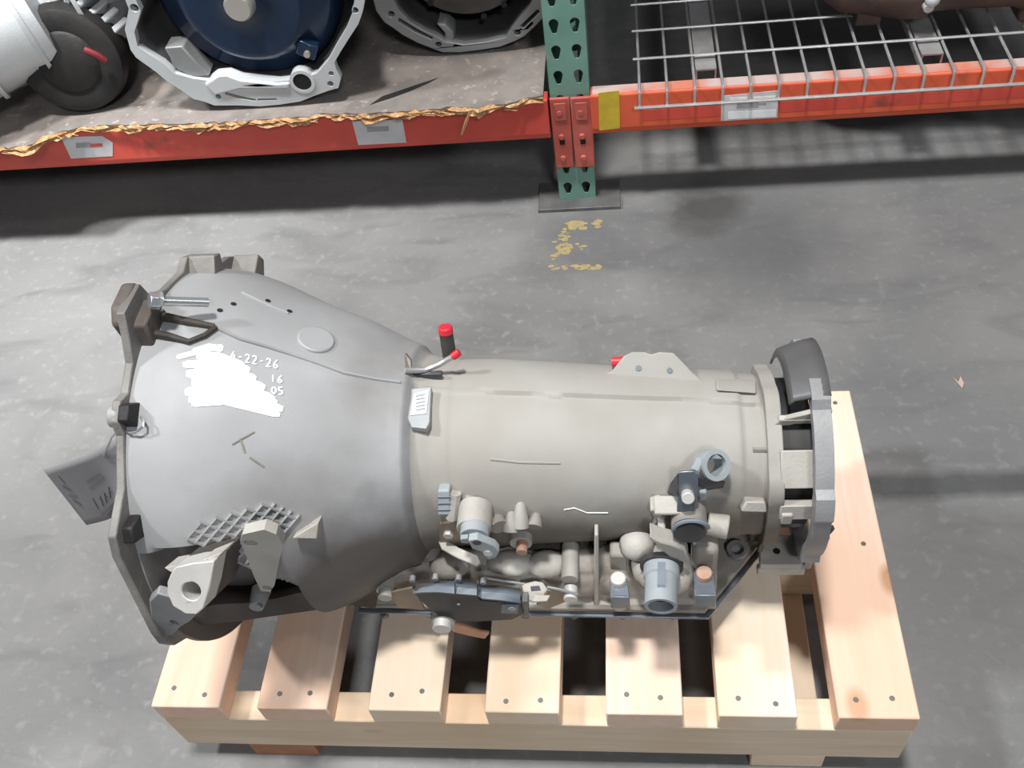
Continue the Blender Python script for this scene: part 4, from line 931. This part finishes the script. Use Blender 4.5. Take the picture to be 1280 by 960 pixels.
bb = MB(); bb.cyl(p + np.array((0, -.010, -.004)), p + np.array((0, -.018, -.004)), .006, n=12); bb.build('lug_stud', 'hub_steel', tc_)
# starter bore ring and cast gussets
p = Y_(378, 102, 1.565) + dz1; bb = MB(); bb.lathe(p + np.array((0, -.002, 0)), (0, 1, 0), [(0, .0175), (0, .024), (.02, .024), (.03, .0175), (0, .0175)], 28); bb.build('starter_bore', 'ali_clean', u1)
bb = MB(); bb.cyl(p + np.array((0, -.0005, 0)), p + np.array((0, .0005, 0)), .0178, n=24); bb.build('bore_hole', 'black_void', u1)
bb = MB(); gq = [(205, 60), (228, 58), (245, 78), (262, 95), (240, 96), (216, 84), (212, 72)]; bb.prism([Y_(*q_, 1.572) + dz1 for q_ in gq], (0, .04, 0)); bb.build('cast_gusset', 'ali_dim', u1, bevel=.003)
bb = MB(); gq = [(255, 106), (268, 96), (285, 94), (300, 100), (345, 105), (362, 104), (362, 112), (300, 112), (268, 120)]; bb.prism([Y_(*q_, 1.560) + dz1 for q_ in gq], (0, .03, 0)); bb.build('cast_gusset', 'ali_clean', u1, bevel=.004)

OUT2 = [(466, 0), (470, 14), (480, 28), (492, 36), (503, 44), (522, 54), (540, 61), (553, 66), (575, 66), (600, 63), (625, 59), (643, 52), (655, 46), (666, 36), (680, 22), (690, 8), (695, -4)]
IN2 = [(492, 0), (498, 12), (512, 27), (530, 38), (548, 46), (556, 52), (580, 56), (605, 53), (632, 47), (638, 38), (648, 24), (662, 8), (668, -4)]
u2, dz2 = shelf_unit('bell_housing_transmission', 'transmission on the shelf with grey bell flange and flat brown plate', OUT2, IN2, 1.705, -.30, .466, 'ali_dim',
                [(489, 18, .006), (548, 56, .006), (647, 41, .006)], .26, [[(499, 23), (520, 36), (541, 47), (540, 50), (518, 40), (497, 27)], [(650, 33), (672, 12), (675, 15), (654, 36)]])
cx, cz = -.292, .462
bb = MB(); bb.lathe((cx, 1.75, cz), (0, 1, 0), [(-.02, 0), (-.02, .10), (-.016, .108), (-.016, .128), (-.008, .133), (.05, .135)], 56); tc2 = bb.build('flex_plate', 'converter_grey', u2, smooth=30)
for q_ in ((538, 4), (630, 6), (605, 20), (560, -14), (600, -16)):
    p = Y_(*q_, 1.73); bb = MB(); bb.cyl(p + np.array((0, .0005, 0)), p + np.array((0, -.0008, 0)), .006, n=12); bb.build('plate_hole', 'dark_grease', tc2)
bb = MB(); bb.prism([Y_(*q_, 1.715) + dz2 for q_ in ((545, 30), (556, 30), (566, 40), (568, 52), (556, 52), (556, 42))], (0, .05, 0)); bb.build('cast_gusset', 'ali_dim', u2, bevel=.004)

# ---- pale gearbox at the far left of the shelf
gx = thing('gearbox', (-1.22, 1.80, ZD), 'pale ribbed aluminium gearbox with red plug resting on dark saddle', 'gearbox')
pa, pb_ = Y_(-60, 60, 1.75), Y_(60, -60, 1.80)
axg = np.array((.80, .56, .08)); axg /= np.linalg.norm(axg); og = Z_(22, 22, ZD + .172)
bb = MB(); bb.lathe(og - axg * .22, axg, [(0, 0), (0, .10), (.06, .115), (.20, .105), (.23, .115), (.25, .115), (.27, .06), (.46, .055), (.5, .03), (.5, 0)], 40); gb = bb.build('gear_case', 'ali_clean', gx, smooth=40)
_, ug, vg = orth(axg)
for k, t_ in enumerate((-.10, .0, .10)):
    bb = MB(); bb.lathe(og + axg * t_, axg, [(0, .085), (0, .119), (.008, .119), (.008, .085)], 40); bb.build('case_rib', 'ali_clean', gb)
for q_ in ((92, 4), (106, 13), (120, 24), (134, 34), (147, 46), (112, -8), (70, 12)):
    p = Y_(*q_, 1.67); bb = MB(); bb.box(p, (.013, .05, .07), (0, .62, -.3)); bb.build('case_fin', 'ali_clean', gb, bevel=.003)
p = Y_(122, 18, 1.72); bb = MB(); bb.box(p, (.13, .07, .07), (0, .3, -.3)); bb.build('fin_base', 'ali_dim', gb, bevel=.01)
dc = Z_(86, 76, ZD + .107); dax = np.array((.12, -1, .15))
bb = MB(); bb.lathe(dc, dax, [(-.14, 0), (-.14, .08), (-.02, .105), (.004, .100), (.012, .085), (.008, .06), (.014, .055), (.016, 0)], 40); bb.build('damper_drum', 'dark_grease', gx, smooth=50)
ra = [Z_(*q_, ZD + .12) for q_ in ((4, 84), (18, 62), (36, 46), (58, 35), (80, 30), (100, 34))]
bb = MB(); bb.tube(ra, [.008, .012, .013, .013, .012, .009], 10); bb.build('arch_rim', 'ali_clean', gx)
p = Y_(10, 107, 1.62); bb = MB(); bb.cyl(p + np.array((0, .03, .004)), p, .009, .008, 16); bb.build('red_plug', 'red_plastic', gx, bevel=.0015)
bb = MB(); bb.tube([Y_(-14, 60, 1.66), Y_(2, 82, 1.64), Y_(9, 101, 1.635)], .013, 12); bb.build('drain_neck', 'ali_clean', gx)
bb = MB(); bb.prism([Y_(21, 104, 1.62), Y_(17, 97, 1.62), Y_(50, 67, 1.64), Y_(52, 72, 1.64)], (0, .012, 0)); bb.build('cast_rib', 'ali_clean', gx, bevel=.002)
q0 = dc + dax / np.linalg.norm(dax) * .02
bb = MB(); bb.tube([Y_(106, 62, q0[1] - .004), Y_(120, 68, q0[1] - .006), Y_(132, 76, q0[1])], .006, 8); bb.build('red_strap', 'dull_red', gx)

# ---- rusty unit on the wire deck
ru = thing('drive_unit', (.62, 1.80, .273), 'rusty brown drive unit with grey ribbed end on the wire deck', 'drive unit')
c0 = np.array((.37, 1.735, .2735 + .083)); c1 = np.array((.95, 1.690, .2735 + .083)); ad = (c1 - c0) / np.linalg.norm(c1 - c0)
bb = MB(); bb.lathe(c0, ad, [(0, 0), (0, .045), (.03, .065), (.10, .075), (.14, .082), (.17, .082), (.2, .068), (.33, .066), (.36, .08), (.39, .08), (.40, .05)], 36); bb.build('unit_body', 'rusty_brown', ru, smooth=40)
bb = MB(); bb.lathe(c0, ad, [(.39, .03), (.40, .06)] + [(.40 + .012 * k, .064 - .004 * (k % 2)) for k in range(12)] + [(.54, .03), (.54, 0)], 32); bb.build('ribbed_end', 'ali_dim', ru, smooth=20)
p = Y_(1160, 4, 1.645); bb = MB(); bb.cyl(p + np.array((0, .02, 0)), p + np.array((0, -.012, -.004)), .011, .009, 16); bb.ball(p + np.array((.004, -.008, .01)), (.013, .012, .012)); bb.build('white_plug', 'ali_clean', ru, bevel=.001)
for f_ in (.08, .36):
    bb = MB(); bb.box(c0 + ad * f_ - np.array((0, 0, .062)), (.045, .08, .042)); bb.build('foot', 'rusty_brown', ru, bevel=.004)

# ================================================================== worn paint and debris on the floor
pm = MB()
def flakes(x0, y0, x1, y1, n_, smin, smax):
    for k in range(n_):
        c = Z_(rng.uniform(x0, x1), rng.uniform(y0, y1), .0004); s_ = rng.uniform(smin, smax); m_ = rng.integers(5, 8)
        pts = [(c[0] + s_ * (1.5 * rng.uniform(.5, 1.2)) * math.cos(2 * PI * j / m_), c[1] + s_ * rng.uniform(.5, 1.1) * math.sin(2 * PI * j / m_), .0004 + .00003 * k * .1) for j in range(m_)]
        pm.add(pts, [tuple(range(m_))])
flakes(712, 277, 732, 286, 14, .004, .010); flakes(744, 276, 752, 284, 4, .004, .008); flakes(692, 296, 712, 324, 26, .002, .007); flakes(706, 304, 730, 312, 10, .002, .006)
flakes(690, 332, 750, 337, 18, .002, .006); flakes(716, 332, 736, 336, 8, .004, .007); flakes(700, 286, 712, 296, 8, .002, .005)
tag(pm.build('floor_marking', 'yellow_paint', smooth=0, fixn=False), 'worn yellow paint mark on the floor before the green post', 'paint mark')
for k, (q_, lab) in enumerate((((1197, 478), 'small pale scrap of litter on the floor right of the pallet'),)):
    p = Z_(*q_, .001); bb = MB(); bb.prism([p + np.array((-.006, .012, 0)), p + np.array((.004, -.014, 0)), p + np.array((.009, -.002, 0)), p + np.array((.007, .012, 0)), p + np.array((.001, .0, 0))], (0, 0, .0012)); tag(bb.build('litter_scrap', 'scrap'), lab, 'scrap')
